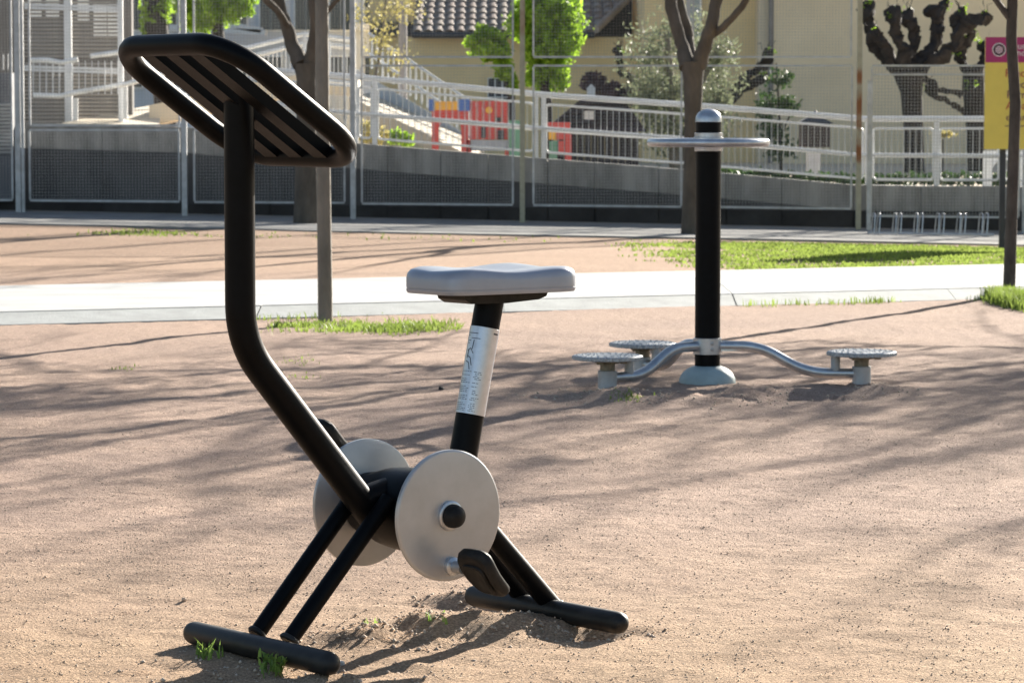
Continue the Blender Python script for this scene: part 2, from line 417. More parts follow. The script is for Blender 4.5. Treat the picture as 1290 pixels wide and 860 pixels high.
# far sidewalk
sw = MB(); N = 40; vs = []; fs = []
for i in range(N + 1):
    x = -20 + i; y0 = 31.3 + .15 * math.sin(i * .9)
    for (y, dz) in ((y0, -.1), (y0, .02), (34.96, .03), (34.96, -.1)): vs.append((x, y, Hs(x, y) * 0 + float(tilt(x, y)) + dz))
for i in range(N):
    for k in range(3): a = i * 4 + k; fs.append((a, a + 4, a + 5, a + 1))
sw.add(vs, fs); struct('sidewalk', sw, asph, smooth=0)

# ---------------------------------------------------------------- grass helper
def blades(pts, hmin, hmax, w, lean=.5, seed=0):
    """pts (n,3) roots -> two-segment blades"""
    r = np.random.default_rng(seed); n = len(pts)
    a = r.random(n) * 6.28; h = hmin + (hmax - hmin) * r.random(n); L = lean * r.random(n) * h
    dx, dy = np.cos(a), np.sin(a); ww = w * (.6 + .8 * r.random(n))
    b = r.random(n) * 6.28; sx, sy = np.cos(b) * ww / 2, np.sin(b) * ww / 2
    z0 = np.zeros(n)
    p0 = pts - np.stack([sx, sy, z0 + .004], -1); p1 = pts + np.stack([sx, sy, z0 - .004], -1)
    m = pts + np.stack([dx * L * .3, dy * L * .3, h * .6], -1)
    p2 = m + np.stack([sx, sy, z0], -1) * .7; p3 = m - np.stack([sx, sy, z0], -1) * .7
    t = pts + np.stack([dx * L, dy * L, h], -1)
    v = np.stack([p0, p1, p2, p3, t], 1).reshape(-1, 3)
    tri = np.array([[0, 1, 2], [0, 2, 3], [3, 2, 4]])
    return v, (tri[None] + 5 * np.arange(n)[:, None, None]).reshape(-1, 3)
def patch(name, label, xy, hmin, hmax, w, seed, m=None, lean=.5):
    xy = np.asarray(xy); z = H(xy[:, 0], xy[:, 1])
    v, f = blades(np.column_stack([xy, z]), hmin, hmax, w, lean, seed)
    o = np_obj(name, v, f, m or grassm); return tag(o, label, 'grass', kind='stuff')
r = np.random.default_rng(5)
# lawn on the right beyond the path
n = 150000; x = -2 + 14 * r.random(n); y = path_y(x) + PW + .02 + 9 * r.random(n)
edge = .9 + 1.6 * vnoise(x * .0 + 3, y * .9, 21) + .8 * vnoise(x * 2, y * 2, 22)
dens = np.clip((x - (y - 23) * .0 - edge) * .9, 0, 1) * (y < 30.6 - .15 * np.abs(vnoise(x * 3, y * 0, 4)))
near_edge = np.exp(-((y - path_y(x) - PW) / .35) ** 2) * (x > -.2) * .7
patchy = .55 + .9 * vnoise(x * 1.3, y * 1.3, 23) + .5 * vnoise(x * 5, y * 5, 24)
keep = r.random(n) < np.maximum(dens * np.clip(patchy + .25, 0.05, 1), near_edge * np.clip(patchy, 0, 1))
patch('grass', 'bright green lawn beyond the pale path on the right', np.column_stack([x, y])[keep], .01, .028, .02, 31)
# strip on the left along the sidewalk
n = 9000; x = -9 + 9.5 * r.random(n); y = 31.25 - 1.9 * r.random(n) ** 1.4 + .1
k = r.random(n) < np.clip(.15 + 2.4 * vnoise(x * 1.1, y * .9, 25) + vnoise(x * 5, y * 4, 26), 0, 1) * np.clip((31.3 - y) * 3, 0, 1) * np.clip((-2.0 - x) * .8, 0.05, 1)
patch('grass', 'patchy green grass strip along the far sidewalk on the left', np.column_stack([x, y])[k], .012, .04, .016, 32)
# patch round the sapling trunk left
c = G(458, 413); n = 6000
x = c.x + .53 * r.normal(size=n) * .62; y = c.y + .33 * r.normal(size=n) * .6
k = (np.abs(x - c.x) < .55) & (r.random(n) < np.clip(.55 + 1.4 * vnoise(x * 4, y * 4, 27), 0, 1))
patch('grass', 'low grass patch at the foot of the slim trunk left of the seat', np.column_stack([x, y])[k], .008, .042, .008, 33, lean=1.2)
# tuft round right sapling
c2 = G(1275, 385); n = 4500
x = c2.x + .055 * r.normal(size=n) + .05; y = c2.y + .3 * r.normal(size=n) + .3
patch('grass', 'tall grass tuft round the slim trunk at the right edge', np.column_stack([x, y]), .03, .10, .007, 34, lean=1.0)
# weeds along the kerb
n = 5000; x = -3.5 + 8 * r.random(n); y = path_y(x) - .31 - .22 * r.random(n) ** 2
k = r.random(n) < np.clip(-.25 + 2.0 * vnoise(x * 2.6, y * 0 + 1, 28) + .35 * (x > 1), 0, 1) ** 1.5
patch('grass', 'thin weeds growing along the near kerb of the pale path', np.column_stack([x, y])[k], .015, .05, .008, 35)
# stray green sprouts on the near dirt
xy = []
for px, py, q, s in ((375, 456, 40, .05), (158, 463, 25, .04), (366, 476, 30, .08), (470, 396, 30, .05), (789, 505, 90, .035)):
    g = G(px, py); xy.append(np.column_stack([g.x + s * r.normal(size=q), g.y + s * 2 * r.normal(size=q)]))
patch('grass', 'a few stray green sprouts on the bare dirt', np.concatenate(xy), .006, .018, .006, 36)

# ================================================================= EXERCISE BIKE
TH = math.radians(40)
A0 = G(327, 812, .03)
RV = Vector((math.cos(TH), math.sin(TH), 0)); NV = Vector((math.sin(TH), -math.cos(TH), 0)); ZV = Vector((0, 0, 1))
def BW(t, l, z): return Vector((A0.x, A0.y, 0)) + RV * t + NV * l + ZV * z
def BP(px, py, l=0.0):
    d = ray(px, py); o = Vector((0, 0, CAM_H))
    s = (l + (Vector((A0.x, A0.y, 0)) - o).dot(NV)) / d.dot(NV)
    return o + d * s
base = BW(.4, 0, 0); base.z = 0
bike = thing('exercise_bike', 'black outdoor exercise bike with silver saddle and two grey pedal discs', 'exercise bike', base)
def both(px, py, l): return BP(px, py, l)
# foot bars
rear_c = G(686, 766, .035)
for c, hl, rd, z in ((A0, .255, .0265, .024), (rear_c, .26, .026, .034)):
    mb = MB(); c = Vector((c.x, c.y, z)); mb.tube([c - NV * hl, c + NV * hl], rd, 20, True); obj('foot_bar', mb, blackdust, bike)
# legs
for l, foot, top in ((-.055, (322, 800), (449, 619)), (.055, (363, 808), (490, 628))):
    mb = MB(); mb.tube([BP(*foot, l), BP(*top, l)], .0195, 16); obj('leg', mb, black, bike)
for l, foot, top in ((-.05, (662, 755), (545, 610)), (.055, (700, 768), (588, 636))):
    mb = MB(); mb.tube([BP(*foot, l), BP(*top, l)], .0235, 16); obj('leg', mb, black, bike)
for l, foot, rad in ((-.055, (322, 800), .0195), (.055, (363, 808), .0195), (-.05, (662, 755), .0235), (.055, (700, 768), .0235)):
    q = BP(*foot, l); top_ = BP(470, 620, l) if foot[0] < 500 else BP(580, 630, l); dv = (top_ - q).normalized(); q = q + dv * .006
    mb = MB(); mb.lathe(q, dv, [(rad, -.006), (rad + .004, -.003), (rad + .0045, .0), (rad + .003, .004), (rad, .007)], 18); obj('weld_bead', mb, blackdust, bike)
# handlebar post
pt = BP(303, 122); pb = BP(303, 432); pe = BP(470, 652)
pt.x = pb.x; pt.y = pb.y
mb = MB(); mb.tube(fillet([pt, pb, pe], .085, 10), .0335, 24); obj('handlebar_post', mb, black, bike)
# weld sleeve where the lower post tube begins
s0 = pb + (pe - pb) * .24; s1 = pb + (pe - pb) * .255
# handlebar frame: rounded rectangle ring, tilted towards the rider
ctr = BP(303, 126); e1 = (BP(384, 197) - BP(214, 57)).normalized()
HL = (BP(384, 197) - BP(214, 57)).length / 2
HWd = .226
print('console half len', HL, 'slope', math.degrees(math.asin(-e1.z)))
cc = (BP(384, 197) + BP(214, 57)) / 2 - RV * .004
def rr(hl, hw, rc, k=9):
    out = []
    for sx, sy, a0 in ((1, 1, 0), (-1, 1, 90), (-1, -1, 180), (1, -1, 270)):
        for i in range(k + 1):
            a = math.radians(a0 + 90 * i / k)
            out.append((sx * (hl - rc) + rc * math.cos(a), sy * (hw - rc) + rc * math.sin(a)))
    return out
ring = [cc + e1 * a + NV * b for a, b in rr(HL, HWd, .11)]
mb = MB(); mb.tube(ring, .0235, 18, closed=True); hb = obj('handlebar', mb, black, bike)
up = NV.cross(e1).normalized()
if up.z < 0: up = -up
for k in range(3):
    l = -.09 + k * .093
    mb = MB(); mb.box(cc + NV * l - up * .002, (2 * HL - .012, .048, .026), (e1, NV, up)); obj('slat', mb, black, hb)
# housing between the discs
DN = BP(565, 649, .155); DF = BP(459, 632, -.155)
hc = (DN + DF) / 2; DN = hc + NV * .155; DF = hc - NV * .155
mb = MB(); mb.lathe(hc, NV, [(.06, -.147), (.072, -.14), (.078, -.10), (.09, -.055), (.096, 0), (.096, .06), (.09, .11), (.078, .14), (.06, .147)], 36)
obj('housing', mb, black, bike)
mb = MB(); g0 = hc - NV * .012 + ZV * .058 - RV * .03; mb.tube(fillet([pe - (pe - pb).normalized() * .05, hc + ZV * .05 - RV * .01, hc + ZV * .045 + RV * .10], .05), .036, 16); obj('frame_gusset', mb, black, bike)
# seat post
sp0 = BP(572, 640); sp1 = BP(617, 378)
mb = MB(); mb.tube([sp0, sp1], .0335, 24); spo = obj('seat_post', mb, black, bike)
ax = (sp1 - sp0).normalized()
def on_post(py):  # centre line at picture height
    lo, hi = 0., 1.
    for _ in range(40):
        m = (lo + hi) / 2; q = sp0.lerp(sp1, m); d = q - Vector((0, 0, CAM_H))
        yy = CY - FPX * (d.dot(Vector((0, math.sin(PITCH), math.cos(PITCH)))) / d.dot(Vector((0, math.cos(PITCH), -math.sin(PITCH)))))
        if yy > py: lo = m
        else: hi = m
    return sp0.lerp(sp1, lo)
l0, l1 = on_post(522), on_post(413); lab_h = (l1 - l0).length
mb = MB(); mb.lathe(l0, ax, [(.0338, 0), (.0347, .0005), (.0347, lab_h - .0005), (.0338, lab_h)], 32); obj('label_sleeve', mb, labelm, spo)
# printed marks on the sleeve: two columns of tiny text, a small figure on top
uu = (Vector((0, -1, 0)) - ax * Vector((0, -1, 0)).dot(ax)).normalized(); ww = ax.cross(uu)
if ww.x < 0: ww = -ww
def mark(mb, a0, h0, a1, h1, th):
    R = .0351; n = max(1, int(abs(a1 - a0) / 8)); 
    for i in range(n):
        p = [a0 + (a1 - a0) * (i + q) / n for q in (0, 1)]; hh = [h0 + (h1 - h0) * (i + q) / n for q in (0, 1)]
        pts = []
        for a, h in ((p[0], hh[0]), (p[1], hh[1])):
            b = math.radians(a); d = uu * math.cos(b) + ww * math.sin(b); pts.append((d, h))
        dv = Vector(((math.radians(p[1] - p[0])) * R, hh[1] - hh[0])); pr = Vector((-dv.y, dv.x)).normalized() * th / 2
        def pt_(d, h, s): return l0 + (d + (ww * math.cos(0) * 0)) * R + ax * (h + s * pr.y)
        if abs(dv.x) >= abs(dv.y):
            q4 = [l0 + pts[0][0] * R + ax * (pts[0][1] - th / 2), l0 + pts[1][0] * R + ax * (pts[1][1] - th / 2), l0 + pts[1][0] * R + ax * (pts[1][1] + th / 2), l0 + pts[0][0] * R + ax * (pts[0][1] + th / 2)]
        else:
            da = math.degrees(th / 2 / R); q4 = []
            for a, h in ((p[0] - da, hh[0]), (p[0] + da, hh[0]), (p[1] + da, hh[1]), (p[1] - da, hh[1])):
                b = math.radians(a); q4.append(l0 + (uu * math.cos(b) + ww * math.sin(b)) * R + ax * h)
        mb.add(q4, [(0, 1, 2, 3)])
pm = MB(); rr_ = random.Random(4)
for (a, L, h) in ((-72, 50, .188), (-72, 12, .182), (-50, 40, .176), (-66, 16, .170), (-66, 9, .164)): mark(pm, a, h, a + L, h, .0016)
for seg in (((-35, .172), (-38, .150)), ((-62, .146), (-45, .152)), ((-45, .152), (-30, .140)), ((-60, .134), (-40, .130)), ((-40, .130), (-30, .112)), ((-62, .122), (-44, .118)), ((-44, .118), (-36, .102)), ((-55, .150), (-58, .128))):
    mark(pm, seg[0][0], seg[0][1], seg[1][0], seg[1][1], .0022)
for c0, c1, hi in ((-74, -22, .098), (-14, 22, .098)):
    h = hi
    while h > .006:
        a = c0 + (6 if rr_.random() < .3 else 0); e = c1 - rr_.random() * 18
        while a < e:
            d = 4 + rr_.random() * 10; mark(pm, a, h, min(e, a + d), h, .0013); a += d + 3
        h -= .0042 if rr_.random() < .8 else .009
mark(pm, 40, .193, 66, .193, .004)
obj('label_print', pm, printm, spo, smooth=0)['kind'] = 'stuff'
# seat: lofted saddle
sc = BP(621, 351)
zt = sc.z
def seat_outline(n=64):
    a, wf, wr = .375, .10, .138; pts = [(-.54 * a, -wf), (-.54 * a, wf), (.46 * a, wr), (.46 * a, -wr)]
    rads = (.055, .055, .075, .075); out = []
    for i in range(4):
        p = Vector(pts[i]); q = Vector(pts[i - 1]); r2 = Vector(pts[(i + 1) % 4])
        d0 = (q - p).normalized(); d1 = (r2 - p).normalized(); p0 = p + d0 * rads[i]; p2 = p + d1 * rads[i]
        for j in range(13):
            t = j / 12; out.append(p0 * (1 - t) ** 2 + p * 2 * t * (1 - t) + p2 * t * t)
        for j in range(1, 8):
            nq = Vector(pts[(i + 1) % 4]); nr = rads[(i + 1) % 4]; e = nq + (p - nq).normalized() * nr
            out.append(p2.lerp(e, j / 8))
    return out
so_ = seat_outline(); ns = len(so_)
rings = [(.90, -.030), (.985, -.029), (1.0, -.024), (1.0, -.019), (.992, -.0185), (.992, -.0165), (1.0, -.016), (1.0, .004), (.985, .014), (.95, .021), (.88, .0255), (.75, .027), (.55, .0265), (.3, .026), (.02, .026)]
vs = []; fs = []
for s, z in rings:
    for p in so_:
        t, l = p.x * s, p.y * s
        top = max(0., min(1., (z + .016) / .04))
        dz = top * (.0035 * math.cos((t + .02) / .345 * 2 * math.pi * 1.0 + math.pi) - .006 * (1 - min(1, abs(l) / .1)) * (1 if s < .9 else .4) + .004 * (t < 0) * math.exp(-((t + .11) / .06) ** 2))
        vs.append(sc + RV * t + NV * l + ZV * (z + dz))
for i in range(len(rings) - 1):
    for k in range(ns): fs.append((i * ns + k, i * ns + (k + 1) % ns, (i + 1) * ns + (k + 1) % ns, (i + 1) * ns + k))
fs.append(tuple(reversed(range(ns)))); fs.append(tuple(range((len(rings) - 1) * ns, len(rings) * ns)))
mb = MB(); mb.add(vs, fs); obj('seat', mb, seatm, bike, smooth=50)
# bracket under the seat
b0, b1 = -.128, .128; zb = zt - .031
prof = [(b0, 0), (b0 + .004, -.012), (b0 + .022, -.022), (0, -.024), (b1 - .03, -.019), (b1 - .006, -.012), (b1, 0)]
mb = MB(); mb.prism([sc + RV * t + ZV * (-.031 + z) - NV * .05 for t, z in prof], NV * .10); obj('seat_bracket', mb, rubber, bike)
# discs
for D, sgn in ((DN, 1), (DF, -1)):
    R = .149
    mb = MB(); mb.lathe(D, NV * sgn, [(R - .004, -.006), (R, -.004), (R, .003), (R - .003, .0055), (R - .006, .006), (.03, .006)], 72); dk = obj('pedal_disc', mb, silver, bike)
    mb = MB(); mb.lathe(D, NV * sgn, [(.034, .006), (.034, .012), (.031, .014), (.026, .014)], 32); obj('hub_ring', mb, alu, dk)
    mb = MB(); mb.lathe(D, NV * sgn, [(.027, .0142), (.0268, .024), (.024, .034), (.018, .041), (.009, .0445), (.001, .0455)], 28); obj('hub_cap', mb, rubber, dk)
    pin = D + (RV * .004 - ZV * .115) * sgn
    mb = MB(); mb.lathe(pin, NV * sgn, [(.021, .006), (.021, .016), (.016, .019), (.0135, .02), (.0135, .05)], 24); obj('crank_pin', mb, alu, dk)
    # pedal: moulded foot plate
    ang = math.radians(-50 if sgn > 0 else -42)
    dl = RV * math.cos(ang) + ZV * math.sin(ang); dn_ = NV * sgn; dt = dl.cross(dn_).normalized()
    if dt.z < 0: dt = -dt
    pc = pin + dn_ * (.112 if sgn > 0 else .10) + dl * (.012 if sgn > 0 else -.03) - dt * .002
    n = 40; vs = []; fs = []
    for z, s in ((-.017, .80), (-.012, .93), (-.002, 1.0), (.008, .98), (.014, .9), (.0125, .82), (.011, .4), (.012, .02)):
        for k in range(n):
            a = 2 * math.pi * k / n; ca, sa = math.cos(a), math.sin(a)
            e = .55; x_ = .068 * math.copysign(abs(ca) ** e, ca); y_ = .052 * math.copysign(abs(sa) ** e, sa)
            y_ *= 1 - .16 * (x_ / .068); zz = z + .01 * (x_ / .068) ** 2
            vs.append(pc + dl * x_ * s + dn_ * y_ * s + dt * zz)
    for i in range(7):
        for k in range(n): fs.append((i * n + k, i * n + (k + 1) % n, (i + 1) * n + (k + 1) % n, (i + 1) * n + k))
    fs.append(tuple(reversed(range(n)))); fs.append(tuple(range(7 * n, 8 * n)))
    mb = MB(); mb.add(vs, fs); pd = obj('pedal', mb, rubber, bike)
    vs = []; fs = []
    for z, q in ((-.015, .66), (-.0195, .64), (-.0205, .58), (-.0185, .52), (-.0185, .02)):
        for k in range(n):
            a = 2 * math.pi * k / n; ca, sa = math.cos(a), math.sin(a)
            x_ = .068 * math.copysign(abs(ca) ** .55, ca); y_ = .052 * math.copysign(abs(sa) ** .55, sa) * (1 - .16 * (x_ / .068))
            vs.append(pc + dl * x_ * q + dn_ * y_ * q + dt * (z + .01 * (x_ * q / .068) ** 2))
    for i in range(4):
        for k in range(n): fs.append((i * n + k, i * n + (k + 1) % n, (i + 1) * n + (k + 1) % n, (i + 1) * n + k))
    fs.append(tuple(reversed(range(n)))); fs.append(tuple(range(4 * n, 5 * n)))
    mb = MB(); mb.add(vs, fs)
    obj('pedal_sole', mb, rubber, pd)

# weeds at the foot bar
def weed(px, py, label, n, h, seed, leafy=False):
    g = G(px, py); g.z = Hs(g.x, g.y); r = np.random.default_rng(seed)
    pts = np.column_stack([.018 * r.normal(size=n), .02 * r.normal(size=n), np.zeros(n)])
    v, f = blades(pts, h * .5, h, .007 if not leafy else .004, .9, seed)
    if leafy:
        k = n * 5; st = r.integers(0, n, k); u = .3 + .7 * r.random(k)
        tip = v.reshape(-1, 5, 3)[:, 4]; root = pts; pos = root[st] + (tip[st] - root[st]) * u[:, None]
        v2, f2 = blades(pos, .008, .02, .009, 1.2, seed + 1); f = np.concatenate([f, f2 + len(v)]); v = np.concatenate([v, v2])
    o = np_obj('weed', v, f, soilgrass); o.location = g; return tag(o, label, 'weed')
weed(262, 826, 'broad leaved green weed below the left end of the bike foot bar', 30, .045, 51)
weed(346, 842, 'feathery small leaved weed in front of the bike foot bar', 18, .05, 52, True)
weed(470, 801, 'tiny pale green sprout in the dug soil between bike feet', 7, .022, 53)
weed(546, 800, 'tiny sprout beside the dark hollow under the bike', 8, .02, 54)
def stone(px, py, s, label, m, cat='stone'):
    g = G(px, py); g.z = Hs(g.x, g.y) + s * .35; rr2 = random.Random(int(px)); mb = MB()
    mb.lathe(g, (.2, .1, 1), [(s * .55, -s * .6), (s * .8, -s * .3), (s * .78, s * .25), (s * .5, s * .5)], 7)
    mb.v = [tuple(Vector(p) + Vector((rr2.uniform(-1, 1), rr2.uniform(-1, 1), rr2.uniform(-1, 1))) * s * .12) for p in mb.v]
    return tag(obj('stone', mb, m, None, g, smooth=20), label, cat)
stone(738, 789, .011, 'small white stone at the inner side of the rear foot bar', stone_w)
stone(232, 752, .008, 'small brown pebble on the bare ground left of the bike legs', pebm)
stone(430, 832, .010, 'pale pebble touching the right end of the front foot bar', stone_w)
stone(556, 490, .016, 'dark pebble on the dirt left of the labelled seat post', bark_d)

# ================================================================= WAIST TWISTER
TC = G(891, 482, 0.0); TC.z = Hs(TC.x, TC.y) * 0
print('twister', TC)
sp_m = FPX / TC.y
def tz(py): return P(891, py, TC.y).z
tw = thing('waist_twister', 'black outdoor waist twister post with silver ring and three turning discs', 'exercise machine', TC)
def T3(r_, a, z): return Vector((TC.x + r_ * math.cos(a), TC.y + r_ * math.sin(a), z))
PR = .0565
o = Vector((TC.x, TC.y, 0))
mb = MB(); mb.lathe(o, ZV, [(PR, -.05), (PR, tz(154))], 36); obj('post', mb, black, tw)
zd = tz(154)
mb = MB(); mb.lathe(o, ZV, [(PR + .001, zd), (PR + .003, zd + .002), (PR + .002, zd + .012)] + [((PR + .002) * math.cos(a), zd + .012 + .048 * math.sin(a)) for a in (.25, .5, .75, 1.0, 1.25, 1.45, 1.56)], 36); obj('post_cap', mb, alu, tw)
z0, z1 = tz(191), tz(167)
mb = MB(); mb.lathe(o, ZV, [(PR + .001, z0), (PR + .006, z0 + .003), (PR + .006, z0 + .022), (PR + .011, z0 + .024), (PR + .011, z1 - .022), (PR + .006, z1 - .02), (PR + .006, z1 - .002), (PR + .001, z1)], 36); hcol = obj('handle_collar', mb, alu, tw)
zr = tz(179.5); RR = .256
mb = MB(); mb.tube([T3(RR, 2 * math.pi * k / 64, zr) for k in range(64)], .0185, 14, closed=True); ringo = obj('handle_ring', mb, alu, tw)
for k in range(3):
    a = math.radians(-7 + 120 * k + 30)
    mb = MB(); mb.tube([T3(PR, a, zr), T3(RR, a, zr)], .014, 10); obj('spoke', mb, alu, ringo)
zc0, zc1 = tz(446), tz(425)
mb = MB(); mb.lathe(o, ZV, [(PR + .001, zc0), (PR + .007, zc0 + .002), (PR + .007, zc1 - .002), (PR + .001, zc1)], 36); acol = obj('arm_collar', mb, alu, tw)
for dz in (-.012, .014):
    for a in (-75, 45, 165):
        a = math.radians(a); mb = MB(); mb.lathe(T3(PR + .006, a, (zc0 + zc1) / 2 + dz), Vector((math.cos(a), math.sin(a), 0)), [(.008, 0), (.008, .005), (.004, .007)], 8); obj('bolt', mb, silver, acol)
mb = MB(); mb.lathe(o, ZV, [(.128, -.03), (.127, 0.004), (.124, .022), (.112, .044), (.09, .063), (.066, .074), (PR + .002, .077)], 40); obj('base_dome', mb, dome_m, tw)
zarm = (zc0 + zc1) / 2
for (dx, dy) in ((.682, -.06), (-.455, -.29), (-.27, .46)):
    a = math.atan2(dy, dx); L = math.hypot(dx, dy)
    zl = .047
    pts = fillet([T3(PR, a, zarm), T3(.2 * L / .68 + .03, a, zarm), T3(.43 * L / .68 + .01, a, zl), T3(L - .03, a, zl)], .12, 8)
    mb = MB(); mb.tube(pts, .0235, 16); arm = obj('arm', mb, alu, tw)
    mb = MB(); mb.lathe(T3(L, a, 0), ZV, [(.042, -.04), (.042, .078), (.039, .080)], 24); obj('foot_socket', mb, galv, arm)
    mb = MB(); mb.lathe(T3(L, a, 0), ZV, [(.033, .08), (.033, .125), (.036, .127), (.036, .14)], 20); obj('spindle', mb, brassy, arm)
    mb = MB(); mb.tube([T3(L - .115, a, zl), T3(L - .115, a, .146)], .021, 16); obj('stop_post', mb, galv, arm)
    zdk = tz(443)
    n = 72; vs = []; fs = []; R = .152
    prof = [(.4, -.012), (.93, -.012), (1.0, -.009), (1.0, .004), (.96, .008), (.2, .008)]
    for rad, z in prof:
        for k in range(n):
            q = 2 * math.pi * k / n; rr3 = R * rad * (1 + (.025 * (1 if k % 2 else -1) if rad >= 1 else 0)); vs.append(T3(L, a, 0) + Vector((rr3 * math.cos(q), rr3 * math.sin(q), zdk + z)))
    for i in range(len(prof) - 1):
        for k in range(n): fs.append((i * n + k, i * n + (k + 1) % n, (i + 1) * n + (k + 1) % n, (i + 1) * n + k))
    fs.append(tuple(reversed(range(n)))); fs.append(tuple(range((len(prof) - 1) * n, len(prof) * n)))
    mb = MB(); mb.add(vs, fs); fd = obj('foot_disc', mb, tread, tw, smooth=25)
    mb = MB()
    for rad, cnt in ((.135, 26), (.11, 22), (.085, 16), (.06, 12)):
        for k in range(cnt):
            q = 2 * math.pi * (k + rad * 9) / cnt; mb.lathe(T3(L, a, 0) + Vector((rad * math.cos(q), rad * math.sin(q), zdk + .008)), ZV, [(.005, 0), (.0035, .0022), (.002, .0025)], 6)
    t_ = obj('tread_stud', mb, tread, fd); t_['kind'] = 'stuff'
    mb = MB(); mb.lathe(T3(L, a, 0), ZV, [(.03, zdk - .03), (.055, zdk - .026), (.055, zdk - .0125)], 20)
    for q in (0, 2.1, 4.2): mb.box(T3(L, a, zdk - .02) + Vector((.07 * math.cos(q), .07 * math.sin(q), 0)), (.03, .03, .016))
    obj('disc_flange', mb, brassy, fd)

# ================================================================= TREES
def limb_path(p, d, L, n, wob, rnd, up=0.):
    pts = [Vector(p)]; d = Vector(d).normalized()
    for i in range(n):
        d = (d + Vector((rnd.uniform(-1, 1), rnd.uniform(-1, 1), rnd.uniform(-1, 1) + up)) * wob).normalized()
        pts.append(pts[-1] + d * L / n)
    return pts
def grow(mb, p, d, L, r, depth, rnd, flat=.0, kids=(3, 5), seg=6):
    pts = limb_path(p, d, L, 5, .16, rnd, .1); n = len(pts)
    if flat:   # twigs reach upward: none droops below the crown's base
        pts = [pts[0]] + [Vector((q.x, q.y, q.z if q.z > flat else 2 * flat - q.z)) for q in pts[1:]]
    mb.tube(pts, [r * (1 - .6 * i / (n - 1)) for i in range(n)], max(3, seg), cap=False)
    if depth <= 0: return
    for k in range(rnd.randint(*kids)):
        i = rnd.randint(1, n - 1); t = pts[min(i + 1, n - 1)] - pts[i - 1]; t.normalize()
        s = Vector((rnd.uniform(-1, 1), rnd.uniform(-1, 1), rnd.uniform(-.6, .9))); s = (s - t * s.dot(t)).normalized()
        grow(mb, pts[i], t * .65 + s * .8, L * rnd.uniform(.45, .7), r * .55, depth - 1, rnd, flat, kids, seg - 1)
def bare_tree(label, base, trunk_pts, trunk_r, bm_, starts, seed, group=None, depth=3, name='bare_tree', kids=(5, 7)):
    t = thing(name, label, 'tree', base, group)
    mb = MB(); mb.tube(trunk_pts, trunk_r, 16, cap=False); obj('trunk', mb, bm_, t, smooth=60)
    rnd = random.Random(seed); mb = MB()
    for p, d, L, r_ in starts: grow(mb, p, d, L * .82, r_ * 1.3, depth, rnd, flat=2.06, kids=kids)
    if mb.v:
        obj('crown', mb, bm_, t, smooth=60)
        vv = np.array(mb.v); r = np.random.default_rng(seed); n = 2200
        vv = vv[vv[:, 2] > base.z + 2.15]; p = vv[r.integers(0, len(vv), n)] + r.normal(size=(n, 3)) * .05
        u = r.normal(size=(n, 3)); u /= np.linalg.norm(u, axis=1)[:, None]; w = np.cross(u, r.normal(size=(n, 3))); w /= np.linalg.norm(w, axis=1)[:, None]
        sz = (.012 + .02 * r.random(n))[:, None]
        v = np.stack([p - u * sz, p + w * sz * .5, p + u * sz, p - w * sz * .5], 1).reshape(-1, 3) - np.array(t.location)
        lf = np_obj('leaf', v, np.arange(4 * n).reshape(-1, 4), leafb, parent=t); lf['kind'] = 'stuff'  # leaves above the frame, added to soften and thicken the crown's shadow
    return t
# slim sapling left of the seat
b = G(410, 404); q = [b - ZV * .1, b, P(408, 250, b.y), P(406, 100, b.y), P(405, -20, b.y)]
top = q[-1] + Vector((-.02, 0, .5))
st = [(top - ZV * .25, (1, .2, .5), 2.6, .026), (top - ZV * .1, (-.5, .6, .8), 2.2, .026), (top, (.9, -.6, .7), 2.4, .026), (top, (0, .1, 1), 2.6, .03), (top, (1, .9, .45), 2.5, .024)]
bare_tree('slim grey young tree trunk rising from grass left of the saddle', b, q + [top], [.046, .043, .041, .039, .037, .033], bark_g, st, 3, 'young trees along the near edge of the path')
# slim tree at the right edge
b = G(1271, 372); q = [b - ZV * .1, b, P(1275, 250, b.y), P(1279, 130, b.y), P(1274, 50, b.y), P(1276, -15, b.y)]
top = q[-1] + Vector((.02, 0, .35))
st = [(q[4] + ZV * .12, (-.75, -.2, .55), 2.0, .018), (q[5], (.9, .4, .8), 2.0, .022), (top, (-1, .1, .55), 2.8, .027), (top, (-.8, -.7, .7), 2.6, .024), (top, (.1, .2, 1), 2.8, .03), (top - ZV * .1, (-1, .7, .4), 2.8, .026), (top, (.6, -.7, .6), 2.4, .022)]
bare_tree('slim dark young tree with rough bark in front of the yellow sign', b, q + [top], [.047, .042, .038, .037, .036, .035, .03], bark_s, st, 12, 'young trees along the near edge of the path')
# next tree of the row, just outside the picture on the right, whose crown shades the dirt
for (bx, by, sd) in ((6.4, 20.9, 21), (9.3, 23.2, 22)):
    b = Vector((bx, by, 0)); q = [b - ZV * .1, b, b + Vector((.02, 0, 1)), b + Vector((0, .02, 2.1))]
    top = q[-1]
    st = [(top, (-1, .1, .5), 2.8, .03), (top, (-.8, -.7, .6), 2.6, .026), (top, (.1, .2, 1), 2.8, .032), (top, (-1, .6, .35), 2.6, .026), (top, (.6, -.7, .6), 2.4, .024), (top, (.7, .6, .6), 2.4, .024)]
    bare_tree('bare young tree standing out of view right of the sign' if sd == 21 else 'bare young tree farthest along the path, out of view on the right', b, q, [.05, .045, .042, .036], bark_g, st, sd, 'young trees along the near edge of the path')

